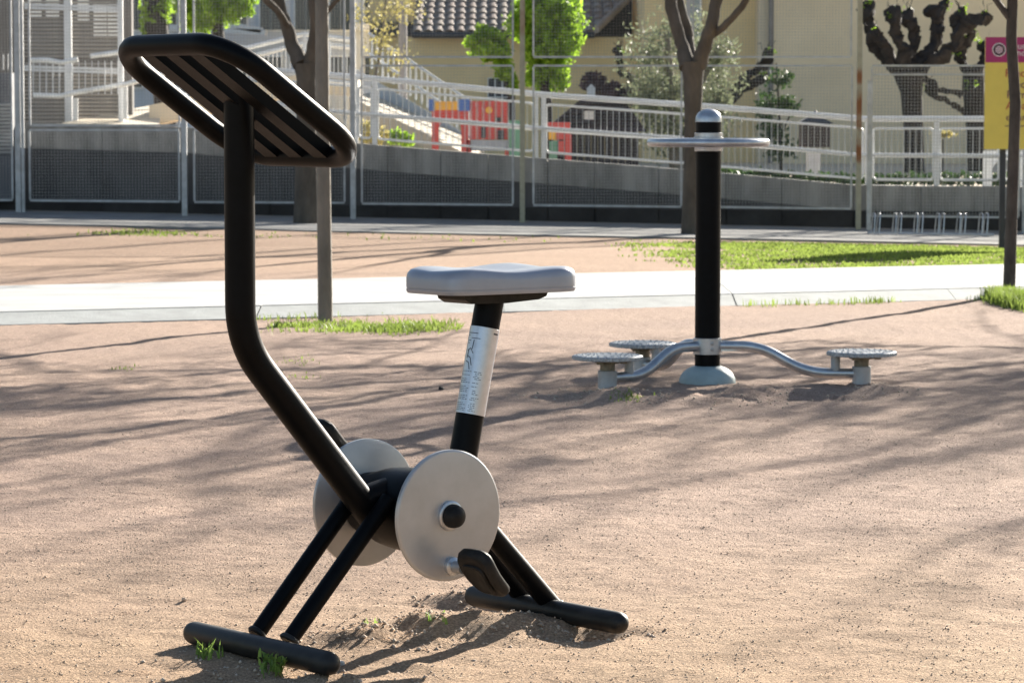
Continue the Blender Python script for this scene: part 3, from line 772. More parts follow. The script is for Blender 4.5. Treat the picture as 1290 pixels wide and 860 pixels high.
# forked plane trees by the sidewalk
def forked(label, Y, trunk, limbs, seed):
    b = P(*trunk[0][:2], Y); b.z = float(tilt(b.x, b.y))
    t = thing('plane_tree', label, 'tree', b, 'forked plane trees beside the far sidewalk')
    k = Y / FPX
    pts = [P(x, y, Y) for x, y, w in trunk]; pts[0].z = b.z - .15
    mb = MB(); mb.tube(pts, [w * k / 2 for *_, w in trunk], 18, cap=False); obj('trunk', mb, bark, t, smooth=60)
    rnd = random.Random(seed)
    for L in limbs:
        pts = [P(x, y, Y + dy) for x, y, w, dy in L]; ws = [w * k / 2 for _, _, w, _ in L]
        end = pts[-1] + (pts[-1] - pts[-2]).normalized() * .7; pts.append(end); ws.append(ws[-1] * .85)
        pp = []; rr4 = []
        for i in range(len(pts) - 1):
            for j in range(4):
                f = j / 4; pp.append(pts[i].lerp(pts[i + 1], f) + Vector((rnd.uniform(-1, 1), rnd.uniform(-1, 1), 0)) * .008); rr4.append((ws[i] * (1 - f) + ws[i + 1] * f) * rnd.uniform(.95, 1.08))
        pp.append(pts[-1]); rr4.append(ws[-1])
        mb = MB(); mb.tube(pp, rr4, 12, cap=True)
        for _ in range(3): grow(mb, end, (end - pts[-2]).normalized() + Vector((rnd.uniform(-.8, .8), rnd.uniform(-.8, .8), .2)), 1.3, ws[-1] * .4, 2, rnd, flat=2.5)
        obj('limb', mb, bark, t, smooth=60)
forked('forked grey brown plane tree behind the ring handle of the twister', 32.3,
       [(872, 294, 31), (872, 270, 26), (873, 200, 23), (873, 140, 22), (873, 100, 25), (873, 78, 31)],
       [[(866, 86, 22, 0), (860, 60, 17, .1), (850, 30, 15, .15), (842, -10, 16, .2)],
        [(872, 74, 12, .1), (868, 45, 12, .3), (858, 10, 11, .4), (850, -20, 10, .5)],
        [(879, 84, 21, 0), (888, 58, 18, -.1), (897, 30, 16, -.2), (904, -10, 15, -.2)],
        [(893, 48, 10, 0), (912, 34, 9, -.3), (930, 15, 9, -.5), (945, -8, 8, -.6)]], 41)
forked('forked dark plane tree behind the slatted handlebar', 33.0,
       [(386, 280, 36), (386, 255, 31), (386, 160, 25), (386, 100, 25), (385, 80, 30)],
       [[(379, 82, 22, 0), (368, 55, 17, .1), (358, 25, 15, .1), (345, -12, 15, .1)],
        [(391, 80, 19, 0), (397, 50, 15, -.1), (397, 20, 14, -.2), (395, -15, 14, -.2)],
        [(362, 32, 8, 0), (350, 15, 8, -.2), (335, 0, 9, -.3), (325, -15, 9, -.3)],
        [(402, 28, 6, 0), (415, 12, 6, -.3), (428, -4, 6, -.4)]], 42)
# pollarded trees against the ochre building
def pollard(label, Y, trunk, limbs, seed):
    b = P(*trunk[0][:2], Y); t = thing('pollarded_tree', label, 'tree', b, 'pollarded trees in front of the ochre building'); k = Y / FPX; rnd = random.Random(seed)
    pts = [P(x, y, Y) for x, y, w in trunk]
    mb = MB(); mb.tube(pts, [w * k / 2 for *_, w in trunk], 14); obj('trunk', mb, bark_d, t, smooth=60)
    lv = MB()
    for L in limbs:
        pts = [P(x, y, Y + dy) for x, y, w, dy in L]; pp = []; rr4 = []
        for i in range(len(pts) - 1):
            for j in range(9):
                f = j / 9; pp.append(pts[i].lerp(pts[i + 1], f) + Vector((rnd.uniform(-1, 1), rnd.uniform(-1, 1), rnd.uniform(-1, 1))) * .008)
                rr4.append((L[i][2] * (1 - f) + L[i + 1][2] * f) * k / 2 * rnd.uniform(.93, 1.08))
        pp.append(pts[-1]); rr4.append(L[-1][2] * k / 2); m_ = len(rr4); rr4 = [q * (1 + .3 * math.exp(-((m_ - 3 - i) / 2.2) ** 2)) for i, q in enumerate(rr4)]
        mb = MB(); mb.tube(pp, [q * .82 for q in rr4], 13, True)
        e_ = pp[-1]
        for _ in range(4): grow(mb, e_, Vector((rnd.uniform(-1, 1), rnd.uniform(-1, 1), 1.2)), rnd.uniform(.12, .3), .006, 0, rnd)
        mb.v = [tuple(Vector(q) + mnoise.noise_vector(Vector(q) * 6) * .07 + mnoise.noise_vector(Vector(q) * 15) * .05 + mnoise.noise_vector(Vector(q) * 33) * .02) for q in mb.v]
        obj('limb', mb, bark_d, t, smooth=60)
        for _ in range(4):
            c = pts[-1] + Vector((rnd.uniform(-1, 1), rnd.uniform(-1, 1), rnd.uniform(-.6, 1))) * .09
            for _ in range(7):
                q = c + Vector((rnd.uniform(-1, 1), rnd.uniform(-1, 1), rnd.uniform(-1, 1))) * .04; u = Vector((rnd.uniform(-1, 1), rnd.uniform(-1, 1), rnd.uniform(-1, 1))).normalized() * .02; w2 = u.orthogonal().normalized() * .02
                lv.add([q - u, q + w2, q + u, q - w2], [(0, 1, 2, 3)])
    o = obj('leaf', lv, leafb, t, smooth=0); o['kind'] = 'stuff'
pollard('large pollarded tree with knobbly dark limbs right of the rusty post', 46,
        [(1152, 240, 30), (1152, 205, 25), (1150, 150, 25), (1148, 115, 28), (1145, 92, 40)],
        [[(1138, 92, 24, 0), (1120, 78, 20, .1), (1103, 58, 18, .2), (1096, 38, 16, .1), (1092, 8, 17, .1)],
         [(1122, 76, 14, -.1), (1112, 52, 14, -.2), (1100, 44, 16, -.3)],
         [(1142, 86, 20, -.1), (1138, 62, 18, -.2), (1128, 40, 16, -.3), (1126, 16, 19, -.3)],
         [(1146, 84, 22, 0), (1152, 55, 19, .1), (1149, 35, 18, .1), (1142, 18, 16, .1)],
         [(1154, 84, 22, 0), (1170, 68, 19, .1), (1180, 48, 17, .3), (1180, 22, 22, .3), (1178, 14, 20, .3)],
         [(1180, 30, 12, .3), (1188, 18, 11, .3), (1190, 8, 14, .4)],
         [(1160, 86, 24, 0), (1185, 72, 20, -.1), (1200, 58, 18, -.2), (1210, 40, 18, -.2), (1226, 26, 18, -.3), (1242, 22, 17, -.3)],
         [(1196, 62, 16, -.1), (1210, 56, 16, -.1), (1224, 46, 14, -.1)],
         [(1205, 40, 12, 0), (1204, 26, 14, 0), (1210, 16, 13, 0)],
         [(1160, 95, 14, .2), (1182, 112, 9, .3), (1205, 118, 8, .4), (1222, 112, 8, .5)]], 61)
pollard('smaller pollarded tree half hidden behind the yellow sign', 47,
        [(1232, 240, 26), (1230, 205, 22), (1228, 150, 24), (1226, 110, 28), (1226, 88, 26)],
        [[(1222, 92, 16, 0), (1212, 80, 14, .1), (1208, 66, 15, .1)], [(1230, 90, 17, 0), (1240, 78, 15, .1), (1244, 64, 17, .1), (1240, 58, 15, .1)],
         [(1222, 150, 12, 0), (1208, 132, 10, -.2), (1186, 126, 9, -.3), (1170, 112, 9, -.3)]], 62)

# leafy crowns
def leaf_cloud(blobs, n, size, seed, hollow=.35, aspect=.55, rough=.42):
    r = np.random.default_rng(seed); vol = np.array([b_[1][0] * b_[1][1] * b_[1][2] for b_ in blobs]) ** .67; pk = r.choice(len(blobs), n, p=vol / vol.sum())
    d = r.normal(size=(n, 3)); d /= np.linalg.norm(d, axis=1)[:, None]
    rad = (hollow + (1 - hollow) * r.random(n)) ** .6 * (1 + rough * (vnoise(d[:, 0] * 3 + 7 * pk, d[:, 2] * 3 + d[:, 1] * 2, seed) * 2))
    C = np.array([tuple(b_[0]) for b_ in blobs])[pk]; Rr = np.array([b_[1] for b_ in blobs])[pk]
    rad = rad * np.where(r.random(n) < .12, 1 + .3 * r.random(n), 1)
    p = C + d * rad[:, None] * Rr
    u = r.normal(size=(n, 3)); u /= np.linalg.norm(u, axis=1)[:, None]; w = np.cross(u, r.normal(size=(n, 3))); w /= np.linalg.norm(w, axis=1)[:, None]
    s = size * (.6 + .8 * r.random(n))[:, None]
    v = np.stack([p - u * s, p + w * s * aspect, p + u * s, p - w * s * aspect], 1).reshape(-1, 3)
    return v, np.arange(4 * n).reshape(-1, 4)
def foliage(t, v, f, m, name='crown'):
    o = np_obj(name, v - np.array(root_of(t).location), f, m, parent=t); return o
def leafy(name, label, cat, base, trunks, bm_, blobs, n, size, seed, m, group=None, **kw):
    t = thing(name, label, cat, base, group)
    if trunks:
        mb = MB()
        for pts, rs in trunks: mb.tube(pts, rs, 10)
        obj('trunk', mb, bm_, t, smooth=60)
    v, f = leaf_cloud(blobs, n, size, seed, **kw); foliage(t, v, f, m); return t
def B(px, py, rx, ry, Y, rd=None):
    k = Y / FPX; return (P(px, py, Y), (rx * k, (rd or (rx + ry) / 2) * k, ry * k))
Y = 42
leafy('clipped_tree', 'round clipped tree with vivid green leaves left of the rusty pole', 'tree', P(640, 205, Y), [([P(646, 205, Y), P(644, 120, Y), P(632, 80, Y)], [.06, .05, .04])], bark_d,
      [B(610, 54, 20, 20, Y), B(624, 62, 20, 18, Y), B(634, 86, 10, 14, Y), B(645, 108, 6, 12, Y)], 7500, .034, 71, leafb, hollow=.45, rough=.5)
leafy('clipped_tree', 'taller clipped green tree right of the rusty pole', 'tree', P(690, 205, Y + .8), [([P(690, 205, Y + .8), P(688, 130, Y + .8), P(684, 60, Y + .8)], [.09, .08, .06])], bark_d,
      [B(690, 20, 38, 32, Y + .8), B(700, 45, 28, 30, Y + .8), B(672, 30, 26, 34, Y + .8), B(686, 72, 24, 22, Y + .8), B(703, 88, 14, 26, Y + .8), B(676, 98, 14, 14, Y + .8)], 15000, .036, 72, leafb, hollow=.45, rough=.5)
leafy('leafy_tree', 'bright green tree crown above the left of the handlebar', 'tree', P(275, 190, 43), [([P(278, 190, 43), P(276, 60, 43), P(272, 0, 43)], [.1, .09, .07])], bark_d,
      [B(262, 6, 34, 28, 43), B(298, 4, 22, 18, 43), B(245, 20, 16, 18, 43), B(275, -25, 40, 25, 43)], 8000, .038, 73, leafb, hollow=.5)
leafy('ivy_tree', 'dark trunk wrapped in ivy behind the handlebar corner', 'tree', P(198, 190, 41), [([P(212, 190, 41), P(205, 100, 41), P(196, 30, 41), P(194, -40, 41)], [.15, .14, .16, .17])], bark_d,
      [B(190, 20, 14, 22, 41), B(203, 5, 14, 22, 41), B(186, 40, 7, 10, 41), B(203, -25, 22, 22, 41)], 1500, .045, 74, leafb)
leafy('olive_tree', 'silvery grey green olive bush behind the forked tree', 'tree', P(850, 215, 45), [([P(850, 215, 45), P(846, 120, 45), P(840, 40, 45)], [.08, .06, .04]), ([P(856, 215, 45), P(876, 120, 45), P(905, 60, 45)], [.07, .05, .03])], bark_g,
      [B(822, 70, 34, 40, 45), B(845, 120, 55, 45, 45), B(905, 75, 34, 40, 45), B(900, 130, 42, 45, 45), B(850, 165, 60, 36, 45), B(862, 40, 34, 34, 45), B(820, 130, 40, 40, 45)], 9000, .042, 75, leafo, aspect=.32, hollow=.05, rough=.75)
leafy('small_shrub', 'sparse leafy shrub on the ochre wall left of the lantern post', 'shrub', P(985, 222, 46), [([P(984, 222, 46), P(982, 150, 46), P(978, 80, 46)], [.025, .02, .012]), ([P(984, 170, 46), P(1000, 135, 46), P(1012, 125, 46)], [.012, .01, .006])], bark_d,
      [B(985, 100, 18, 14, 46), B(990, 132, 22, 12, 46), B(975, 165, 18, 14, 46), B(985, 190, 24, 16, 46), B(966, 140, 14, 30, 46)], 900, .045, 76, leafd, hollow=.05, rough=.6)
# dark pollard limbs behind the olive
mb_pts = [[(880, 175, 14, 0), (905, 140, 12, 0), (935, 112, 12, .1), (962, 100, 14, .1)], [(900, 150, 12, .2), (935, 100, 10, .2), (955, 88, 12, .2), (968, 70, 14, .2)], [(860, 170, 14, 0), (810, 110, 10, 0), (785, 90, 10, .1), (778, 65, 13, .1)]]
pollard('low dark pollarded tree mostly hidden by the olive bush', 46.4, [(878, 225, 20), (878, 190, 20), (878, 172, 22)], mb_pts, 63)
leafy('flowering_tree', 'thin tree with yellow blossom before the grey pole', 'tree', P(470, 185, 44), [([P(468, 185, 44), P(470, 110, 44), P(480, 60, 44), P(486, 0, 44)], [.03, .025, .02, .012])], bark_g,
      [B(505, 12, 40, 26, 44), B(480, 50, 26, 30, 44), B(500, 75, 18, 22, 44), B(458, 20, 22, 24, 44)], 750, .03, 77, MATS['yellow_blossom'], hollow=.02, rough=.6)
leafy('yellow_shrub', 'yellow green shrub on the ramp wall right of the handlebar', 'shrub', P(462, 180, 37.5), None, None, [B(462, 168, 14, 14, 37.5), B(478, 172, 12, 10, 37.5)], 420, .035, 78, MATS['yellow_blossom'])
leafy('green_shrub', 'small green shrub on the ramp wall under the cream ramp', 'shrub', P(500, 185, 37.7), None, None, [B(498, 173, 14, 8, 37.7), B(512, 177, 10, 7, 37.7)], 420, .035, 79, leafb)
leafy('purple_shrub', 'dark purple shrub behind the dark play hut', 'shrub', P(768, 140, 52), [([P(745, 150, 52), P(745, 105, 52)], [.05, .04])], bark_d, [B(746, 106, 12, 12, 52), B(774, 116, 20, 10, 52), B(795, 122, 14, 10, 52)], 700, .07, 80, leafp)
leafy('box_hedge', 'low clipped hedge along the top of the wall right of the twister', 'hedge', P(1000, 226, 37.3), None, None, [B(905 + 22 * i, 219 + .9 * i, 15, 7, 37.3, 22) for i in range(9)], 2600, .03, 81, leafd)
leafy('box_hedge', 'low dark hedge under the pollarded trees', 'hedge', P(1170, 232, 37.6), None, None, [B(1105 + 22 * i, 226, 15, 9, 37.6, 22) for i in range(9)], 2200, .03, 82, leafd)
leafy('potted_flowers', 'small yellow flowering clump between the pollarded trunks', 'flowers', P(1188, 178, 44.5), [([P(1188, 226, 44.5), P(1188, 176, 44.5)], [.012, .012])], bark_d, [B(1188, 169, 14, 4, 44.5)], 160, .035, 83, MATS['yellow_blossom'])

# ================================================================= RETAINING WALL, RAMP AND RAILING
WY = 35.0
def wtop(px): return np.interp(px, [-60, 30, 232, 450, 650, 860, 1075, 1092, 1400], [152, 155, 160.5, 181, 197, 213.5, 233, 234, 236])
wall = thing('retaining_wall', 'stained grey concrete ramp wall behind the wire fence', 'wall', P(600, 275, WY))
wj = [-560, -460, -360, -260, -160, -60, 22, 128, 234, 340, 488, 555, 615, 690, 749, 830, 915, 985, 1075, 1160, 1240, 1330, 1420]
for a, b in zip(wj[:-1], wj[1:]):
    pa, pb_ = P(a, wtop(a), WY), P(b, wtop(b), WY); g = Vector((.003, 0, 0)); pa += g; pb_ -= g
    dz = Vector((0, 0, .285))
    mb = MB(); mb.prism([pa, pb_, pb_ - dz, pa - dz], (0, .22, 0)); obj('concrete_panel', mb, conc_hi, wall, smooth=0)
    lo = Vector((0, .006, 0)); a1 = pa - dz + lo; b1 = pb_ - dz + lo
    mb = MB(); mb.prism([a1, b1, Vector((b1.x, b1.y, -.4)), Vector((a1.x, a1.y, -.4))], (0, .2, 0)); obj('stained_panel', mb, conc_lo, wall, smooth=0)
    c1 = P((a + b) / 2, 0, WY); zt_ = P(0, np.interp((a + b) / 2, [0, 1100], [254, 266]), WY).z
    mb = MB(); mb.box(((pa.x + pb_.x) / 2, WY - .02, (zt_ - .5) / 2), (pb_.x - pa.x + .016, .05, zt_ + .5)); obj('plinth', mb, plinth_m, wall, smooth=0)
# ramp deck
vs = []; fs = []
pxs = [-560, -60, 30, 232, 450, 650, 860, 1075, 1092, 1400]
for x in pxs:
    t_ = P(x, wtop(x), WY); z = t_.z - .035
    vs += [(t_.x, WY + .2, z), (t_.x, WY + 1.75, z), (t_.x, WY + 1.75, -.5), (t_.x, WY + .2, -.5)]
for i in range(len(pxs) - 1):
    for k in range(4): a = i * 4 + k; b = i * 4 + (k + 1) % 4; fs.append((a, b, b + 4, a + 4))
mb = MB(); mb.add(vs, fs); struct('ramp', mb, deckm, smooth=0)
mb = MB(); mb.prism([(-60, WY + 1.74, .30), (60, WY + 1.74, .30), (60, 120, .30), (-60, 120, .30)], (0, 0, -.4)); struct('playground_ground', mb, sandfar, smooth=0)
# railing on the wall
RYY = WY + .11
rail = thing('ramp_railing', 'pale metal railing sloping down the ramp behind the fence', 'railing', P(700, 200, RYY))
def rtop(px): return np.interp(px, [300, 447, 690, 870, 1090, 1400], [86, 97, 120, 132.5, 150, 150])
def zline(f): return f
segs = [(300, 448), (448, 472), (472, 676), (684, 868), (868, 1091), (1096, 1180), (1180, 1262), (1262, 1400)]
mb = MB(); mb.tube([P(x, rtop(x), RYY) for x in (300, 447, 570, 690, 780, 870, 980, 1090, 1400)], .033, 10); obj('top_rail', mb, white, rail)
def rmid(px): return np.interp(px, [300, 430, 690, 860, 1080, 1090, 1400], [128, 141, 162, 174, 195, 195.5, 197])
mb = MB(); mb.tube([P(x, rmid(x), RYY - .05) for x in (300, 430, 560, 690, 780, 860, 980, 1080, 1400)], .021, 10); obj('hand_rail', mb, white, rail)
for x in (448, 472, 676, 685, 868, 1093, 1180, 1262):
    mb = MB(); a = P(x, wtop(x), RYY); a.z -= .05; b = P(x, rtop(x), RYY); mb.bar(a, b, .055 if x != 676 else .035, .045, (0, 1, 0)); obj('post', mb, white, rail)
balu = MB(); balu.box((0, 0, .5), (.0075, .0075, 1)); balu_me = mesh_of('baluster', balu, galv, (0, 0, 0), 0)
for a, b in segs:
    t0, t1 = a + 4, b - 4
    def ft(x): return rtop(x) + 12
    def fb(x): return wtop(x) - 8
    pts = [P(t0, ft(t0), RYY), P(t1, ft(t1), RYY), P(t1, fb(t1), RYY), P(t0, fb(t0), RYY)]
    mb = MB(); loop = []
    c = pts + [pts[0], pts[1]]
    loop = fillet([(pts[0] + pts[1]) / 2] + pts[1:] + [pts[0], (pts[0] + pts[1]) / 2 + Vector((-.001, 0, 0))], .05, 4)
    mb.tube(loop, .014, 8); obj('panel_frame', mb, white, rail)
    mb = MB(); q0 = P(t0, ft(t0) * .45 + fb(t0) * .55, RYY); q1 = P(t1, ft(t1) * .45 + fb(t1) * .55, RYY); mb.tube([q0, q1], .011, 6); obj('panel_bar', mb, white, rail)
    nb = max(2, int((t1 - t0) / 7.6))
    for i in range(1, nb):
        x = t0 + (t1 - t0) * i / nb; top_, bot_ = P(x, ft(x), RYY), P(x, fb(x), RYY)
        inst('baluster', balu_me, rail, bot_, (0, 0, 0), (1, 1, top_.z - bot_.z))

# ================================================================= WIRE FENCE
FY = 34.4
fence = thing('wire_fence', 'tall welded wire mesh fence of framed panels along the far sidewalk', 'fence', P(600, 285, FY))
ZT = 3.6
def fpost(px, w, m, label=None, top=ZT, lean=0):
    b = P(px, 290, FY - .05); b.z = float(tilt(b.x, FY)) - .05; t_ = Vector((b.x + lean, b.y, top))
    mb = MB(); mb.bar(b, t_, w, w, (0, 1, 0)); return obj('post', mb, m, fence, label=label)
PX2 = P(658, 270, FY).x
for px in (24, 233, 445): fpost(px, .058, galv)
fpost(30, .035, galv)
fpost(658, .056, rustA, 'rusty square fence post'); fpost(866, .05, galv); fpost(1081, .056, rustB, 'fence post streaked with orange rust')
fpost(1094, .045, galv, None, 1.55); fpost(1290, .045, galv, None, 1.65)
def fpanel(x0, x1, ytop, ybot0, ybot1, pitch=.034, wire_r=.0012, mids=()):
    a = P(x0, ybot0, FY); b = P(x1, ybot1, FY); zt = ytop if ytop > 10 else None
    z1 = P((x0 + x1) / 2, ytop, FY).z
    c, d = Vector((a.x, FY, z1)), Vector((b.x, FY, z1))
    mb = MB(); r_ = .012
    for p, q in ((a, b), (d, c)): mb.bar(p, q, .022, .022, (0, 1, 0))
    for p, q in ((a, c), (b, d)): mb.bar(p + Vector((0, 0, .011)), q - Vector((0, 0, .011)), .022, .022, (0, 1, 0))
    for my in mids:
        z = P((x0 + x1) / 2, my, FY).z; mb.bar((a.x + .011, FY, z), (b.x - .011, FY, z), .018, .018, (0, 1, 0))
    fr = obj('panel_frame', mb, galv, fence, smooth=0)
    mb = MB(); L = b.x - a.x; n = int(L / pitch)
    for i in range(1, n):
        f = i / n; x = a.x + L * f; zb = a.z + (b.z - a.z) * f; mb.box((x, FY, (zb + z1) / 2), (wire_r * 2, wire_r * 2, z1 - zb))
    zmin = min(a.z, b.z); n = int((z1 - zmin) / pitch)
    for i in range(1, n):
        z = zmin + (z1 - zmin) * i / n
        if z < max(a.z, b.z): continue
        mb.box(((a.x + b.x) / 2, FY - wire_r * 2, z), (L, wire_r * 2, wire_r * 2))
    w = obj('wire_mesh', mb, wire, fr, smooth=0); w['kind'] = 'stuff'
fpanel(38, 226, 164, 252.5, 254); fpanel(245, 434, 164, 254.5, 255.5); 
fpanel(38, 226, -120, 158, 158); fpanel(245, 434, -120, 158, 158)
fpanel(456, 646, 83, 256.5, 258, mids=()); fpanel(672, 858, 83, 258.5, 260.5); fpanel(873, 1072, 83, 260.5, 263)
fpanel(456, 646, -120, 72, 72); fpanel(672, 858, -120, 72, 72); fpanel(873, 1072, -120, 72, 72)
fpanel(1097, 1283, 83, 272, 274,   .036, .0016, mids=(94,))
fpanel(-180, 16, -120, 253, 252); fpanel(-390, -195, -120, 252, 253); fpanel(1297, 1480, 83, 274, 276, .036)

# bike rack
bk = P(1172, 298, 33.4); bk.z = float(tilt(bk.x, 33.4)) + .02
rack = thing('bike_rack', 'low galvanised bicycle rack against the dark wall on the right', 'bike rack', bk)
bz = bk.z
for dy in (0, .28):
    mb = MB(); a = P(1093, 298, 33.3 + dy); b = P(1252, 300, 33.3 + dy); a.z = b.z = bz + .02; b.z -= .02; mb.tube([a, b], .013, 8); obj('base_rail', mb, galv, rack)
for px in (1101, 1128, 1155, 1182, 1209, 1237):
    x = P(px, 290, 33.3).x; mb = MB()
    for dx in (0, .055):
        mb.tube(fillet([(x + dx, 33.3, bz + .02), (x + dx + .015, 33.32, bz + .235), (x + dx + .015, 33.56, bz + .235), (x + dx, 33.58, bz + .02)], .06, 5), .0065, 8)
    obj('hoop', mb, alu, rack)

# ================================================================= SIGN
SY = 29.5
sb = P(1262, 302, SY + .06); sb.z = float(tilt(sb.x, SY)) - .02
sign = thing('sign_board', 'yellow and magenta notice board on dark posts behind the slim right tree', 'sign', sb)
a, b = P(1240, 188, SY), P(1380, 47, SY); zc = P(1300, 79, SY).z
mb = MB(); mb.box(((a.x + b.x) / 2, SY + .015, (a.z + b.z) / 2), (b.x - a.x, .03, b.z - a.z)); pn = obj('panel', mb, signy, sign, smooth=0)
mb = MB(); mb.box(((a.x + b.x) / 2, SY - .002, (zc + b.z) / 2), (b.x - a.x - .002, .004, b.z - zc)); obj('header', mb, magenta, sign, smooth=0)
c = P(1258.5, 63, SY - .005); k = SY / FPX
mb = MB(); mb.lathe(c, (0, -1, 0), [(8.6 * k, 0), (8.6 * k, .003)], 32); em = obj('emblem', mb, signw, sign, smooth=0)
mb = MB()
mb.lathe(c + Vector((0, -.0035, 0)), (0, -1, 0), [(5.6 * k, 0), (5.6 * k, .002)], 6); mb.lathe(c + Vector((0, -.0035, .0)), (0, -1, 0), [(7.6 * k, 0), (7.6 * k, .001), (7.0 * k, .001), (7.0 * k, 0)], 24)
obj('emblem_crest', mb, mat('emblem_mauve', (.5, .36, .42), .5), em, smooth=0)
for x in (1262, 1362):
    mb = MB(); p = P(x, 300, SY + .06); mb.bar((p.x, SY + .06, sb.z - .1), (p.x, SY + .06, b.z - .05), .05, .05, (0, 1, 0)); obj('post', mb, dark_roof, sign, smooth=0)
def text(body, px, py, hpx, m, name='lettering'):
    cu = bpy.data.curves.new(name, 'FONT'); cu.body = body; cu.size = hpx * k * 1.4; cu.extrude = .001
    o = bpy.data.objects.new(name, cu); COL.objects.link(o)
    dg = bpy.context.evaluated_depsgraph_get(); me = bpy.data.meshes.new_from_object(o.evaluated_get(dg)); bpy.data.objects.remove(o)
    me.materials.append(m); o = bpy.data.objects.new(name, me); COL.objects.link(o); o.parent = sign
    p = P(px, py, SY - .006); o.location = p - sign.location; o.rotation_euler = (math.pi / 2, 0, 0); return o
text('Ajuntam', 1272, 62, 8, signw); text('andib', 1276, 70.5, 8, signw)
red_t = mat('red_print', (.45, .08, .06), .5)
text('Prec', 1266, 97, 10, red_t); text('equip', 1279, 111, 10, signp); text('Parri', 1268, 124, 10, signp); text('A pan', 1267, 138, 10, red_t); text('estar', 1267, 152, 9, signp)
mb = MB(); p = P(1266, 159, SY - .003); q = P(1330, 159, SY - .003); mb.box((p + q) / 2, (q.x - p.x, .003, .008)); obj('printed_line', mb, signp, sign, smooth=0)
# white board with arched opening below
BY = 36.0
bd = thing('arched_board', 'white panel with an arched opening under the yellow sign', 'panel', P(1262, 236, BY))
k2 = BY / FPX; pa = P(1238, 236, BY); pb_ = P(1300, 190, BY)
mb = MB(); W_ = pb_.x - pa.x; Hh = pb_.z - pa.z
mb.box((pa.x + .05, BY, (pa.z + pb_.z) / 2), (.10, .05, Hh)); mb.box((pb_.x - .10, BY, (pa.z + pb_.z) / 2), (.2, .05, Hh))
arc = [(pa.x + .101, pb_.z), (pb_.x - .201, pb_.z)]
ar = []
cxm = (pa.x + .101 + pb_.x - .201) / 2; hw = (pb_.x - .201 - pa.x - .101) / 2
for i in range(9):
    t_ = math.pi * i / 8; ar.append((cxm + hw * math.cos(t_) , pb_.z - .26 + .16 * math.sin(t_)))
poly = [Vector((x, BY - .025, z)) for x, z in arc + ar]
mb.prism(poly, (0, .05, 0)); obj('board', mb, white, bd, smooth=0)

# ================================================================= LEFT BACKGROUND: LOUVRE SCREEN, UPPER RAMP
LY = 37.4
sc_t = thing('louvre_screen', 'pale grey screen of horizontal louvres at the head of the ramp', 'screen', P(90, 155, LY))
for x, w in ((28, .05), (87, .085), (153, .06)):
    a = P(x, 160, LY); mb = MB(); mb.bar((a.x, LY, .6), (a.x, LY, 3.0), w, .07, (0, 1, 0)); obj('post', mb, white, sc_t, smooth=0)
sm = MB(); sm.box((0, 0, 0), (1, .012, .024), (Vector((1, 0, 0)), Vector((0, .8, -.6)), Vector((0, .6, .8)))); sl_me = mesh_of('slat', sm, mat('louvre_tan', (.34, .31, .27), .6, var=.2), (0, 0, 0), 0)
for (x0, x1) in ((31, 83), (92, 150)):
    a, b = P(x0, 100, LY), P(x1, 100, LY); z = P(60, 158, LY).z; i = 0
    while z < 2.9:
        if not (1.80 < z < 1.86): inst('slat', sl_me, sc_t, ((a.x + b.x) / 2, LY, z), (0, 0, 0), (b.x - a.x, 1, 1))
        z += .046; i += 1
for py in (6, 10, 84, 88):
    a, b = P(31, py, LY - .03), P(150, py + 4, LY - .03); mb = MB(); mb.bar(a, b, .03, .03, (0, 1, 0)); obj('cross_rail', mb, white, sc_t, smooth=0)
# backing wall of the school behind the screen
mb = MB(); a = P(-80, 160, 38.6); b = P(165, -40, 38.6); mb.box(((a.x + b.x) / 2, 38.7, (a.z - .6 + b.z) / 2), (b.x - a.x, .2, b.z - a.z + .6)); 
shed = thing('service_building', 'grey block wall building behind the louvre screen', 'building', ((a.x + b.x) / 2, 38.7, .3)); obj('wall', mb, mat('shed_render', (.16, .15, .14), .9, var=.2, scale=2), shed, smooth=0)
for x0, x1, y0, y1 in ((36, 52, -10, 22), (58, 74, -10, 24), (98, 112, -6, 27), (118, 134, 6, 48), (136, 150, 6, 48)):
    p, q = P(x0, y1, 38.58), P(x1, y0, 38.58); mb = MB(); mb.box(((p.x + q.x) / 2, 38.585, (p.z + q.z) / 2), (q.x - p.x, .03, q.z - p.z)); obj('window', mb, frame_m, shed, smooth=0)
# left edge cabinet: dark louvred unit and white frame
ec = thing('plant_cabinet', 'dark louvred cabinet at the far left edge behind the fence', 'cabinet', P(-5, 250, 34.75))
mb = MB(); p, q = P(-60, 250, 34.8), P(16, 92, 34.8); mb.box(((p.x + q.x) / 2, 34.82, (p.z + q.z) / 2), (q.x - p.x, .2, q.z - p.z)); obj('body', mb, mat('cabinet_grey', (.10, .105, .12), .7), ec, smooth=0)
for i in range(14):
    p, q = P(-55, 132 + i * 4.6, 34.70), P(14, 132 + i * 4.6, 34.70); mb = MB(); mb.bar(p, q, .02, .028, (0, 1, .5)); obj('slat', mb, galv, ec, smooth=0)
for i in range(6):
    p, q = P(-20 + i * 6, 88, 34.72), P(-20 + i * 6, 68, 34.72); mb = MB(); mb.bar(p, q, .012, .012); obj('bar', mb, galv, ec, smooth=0)
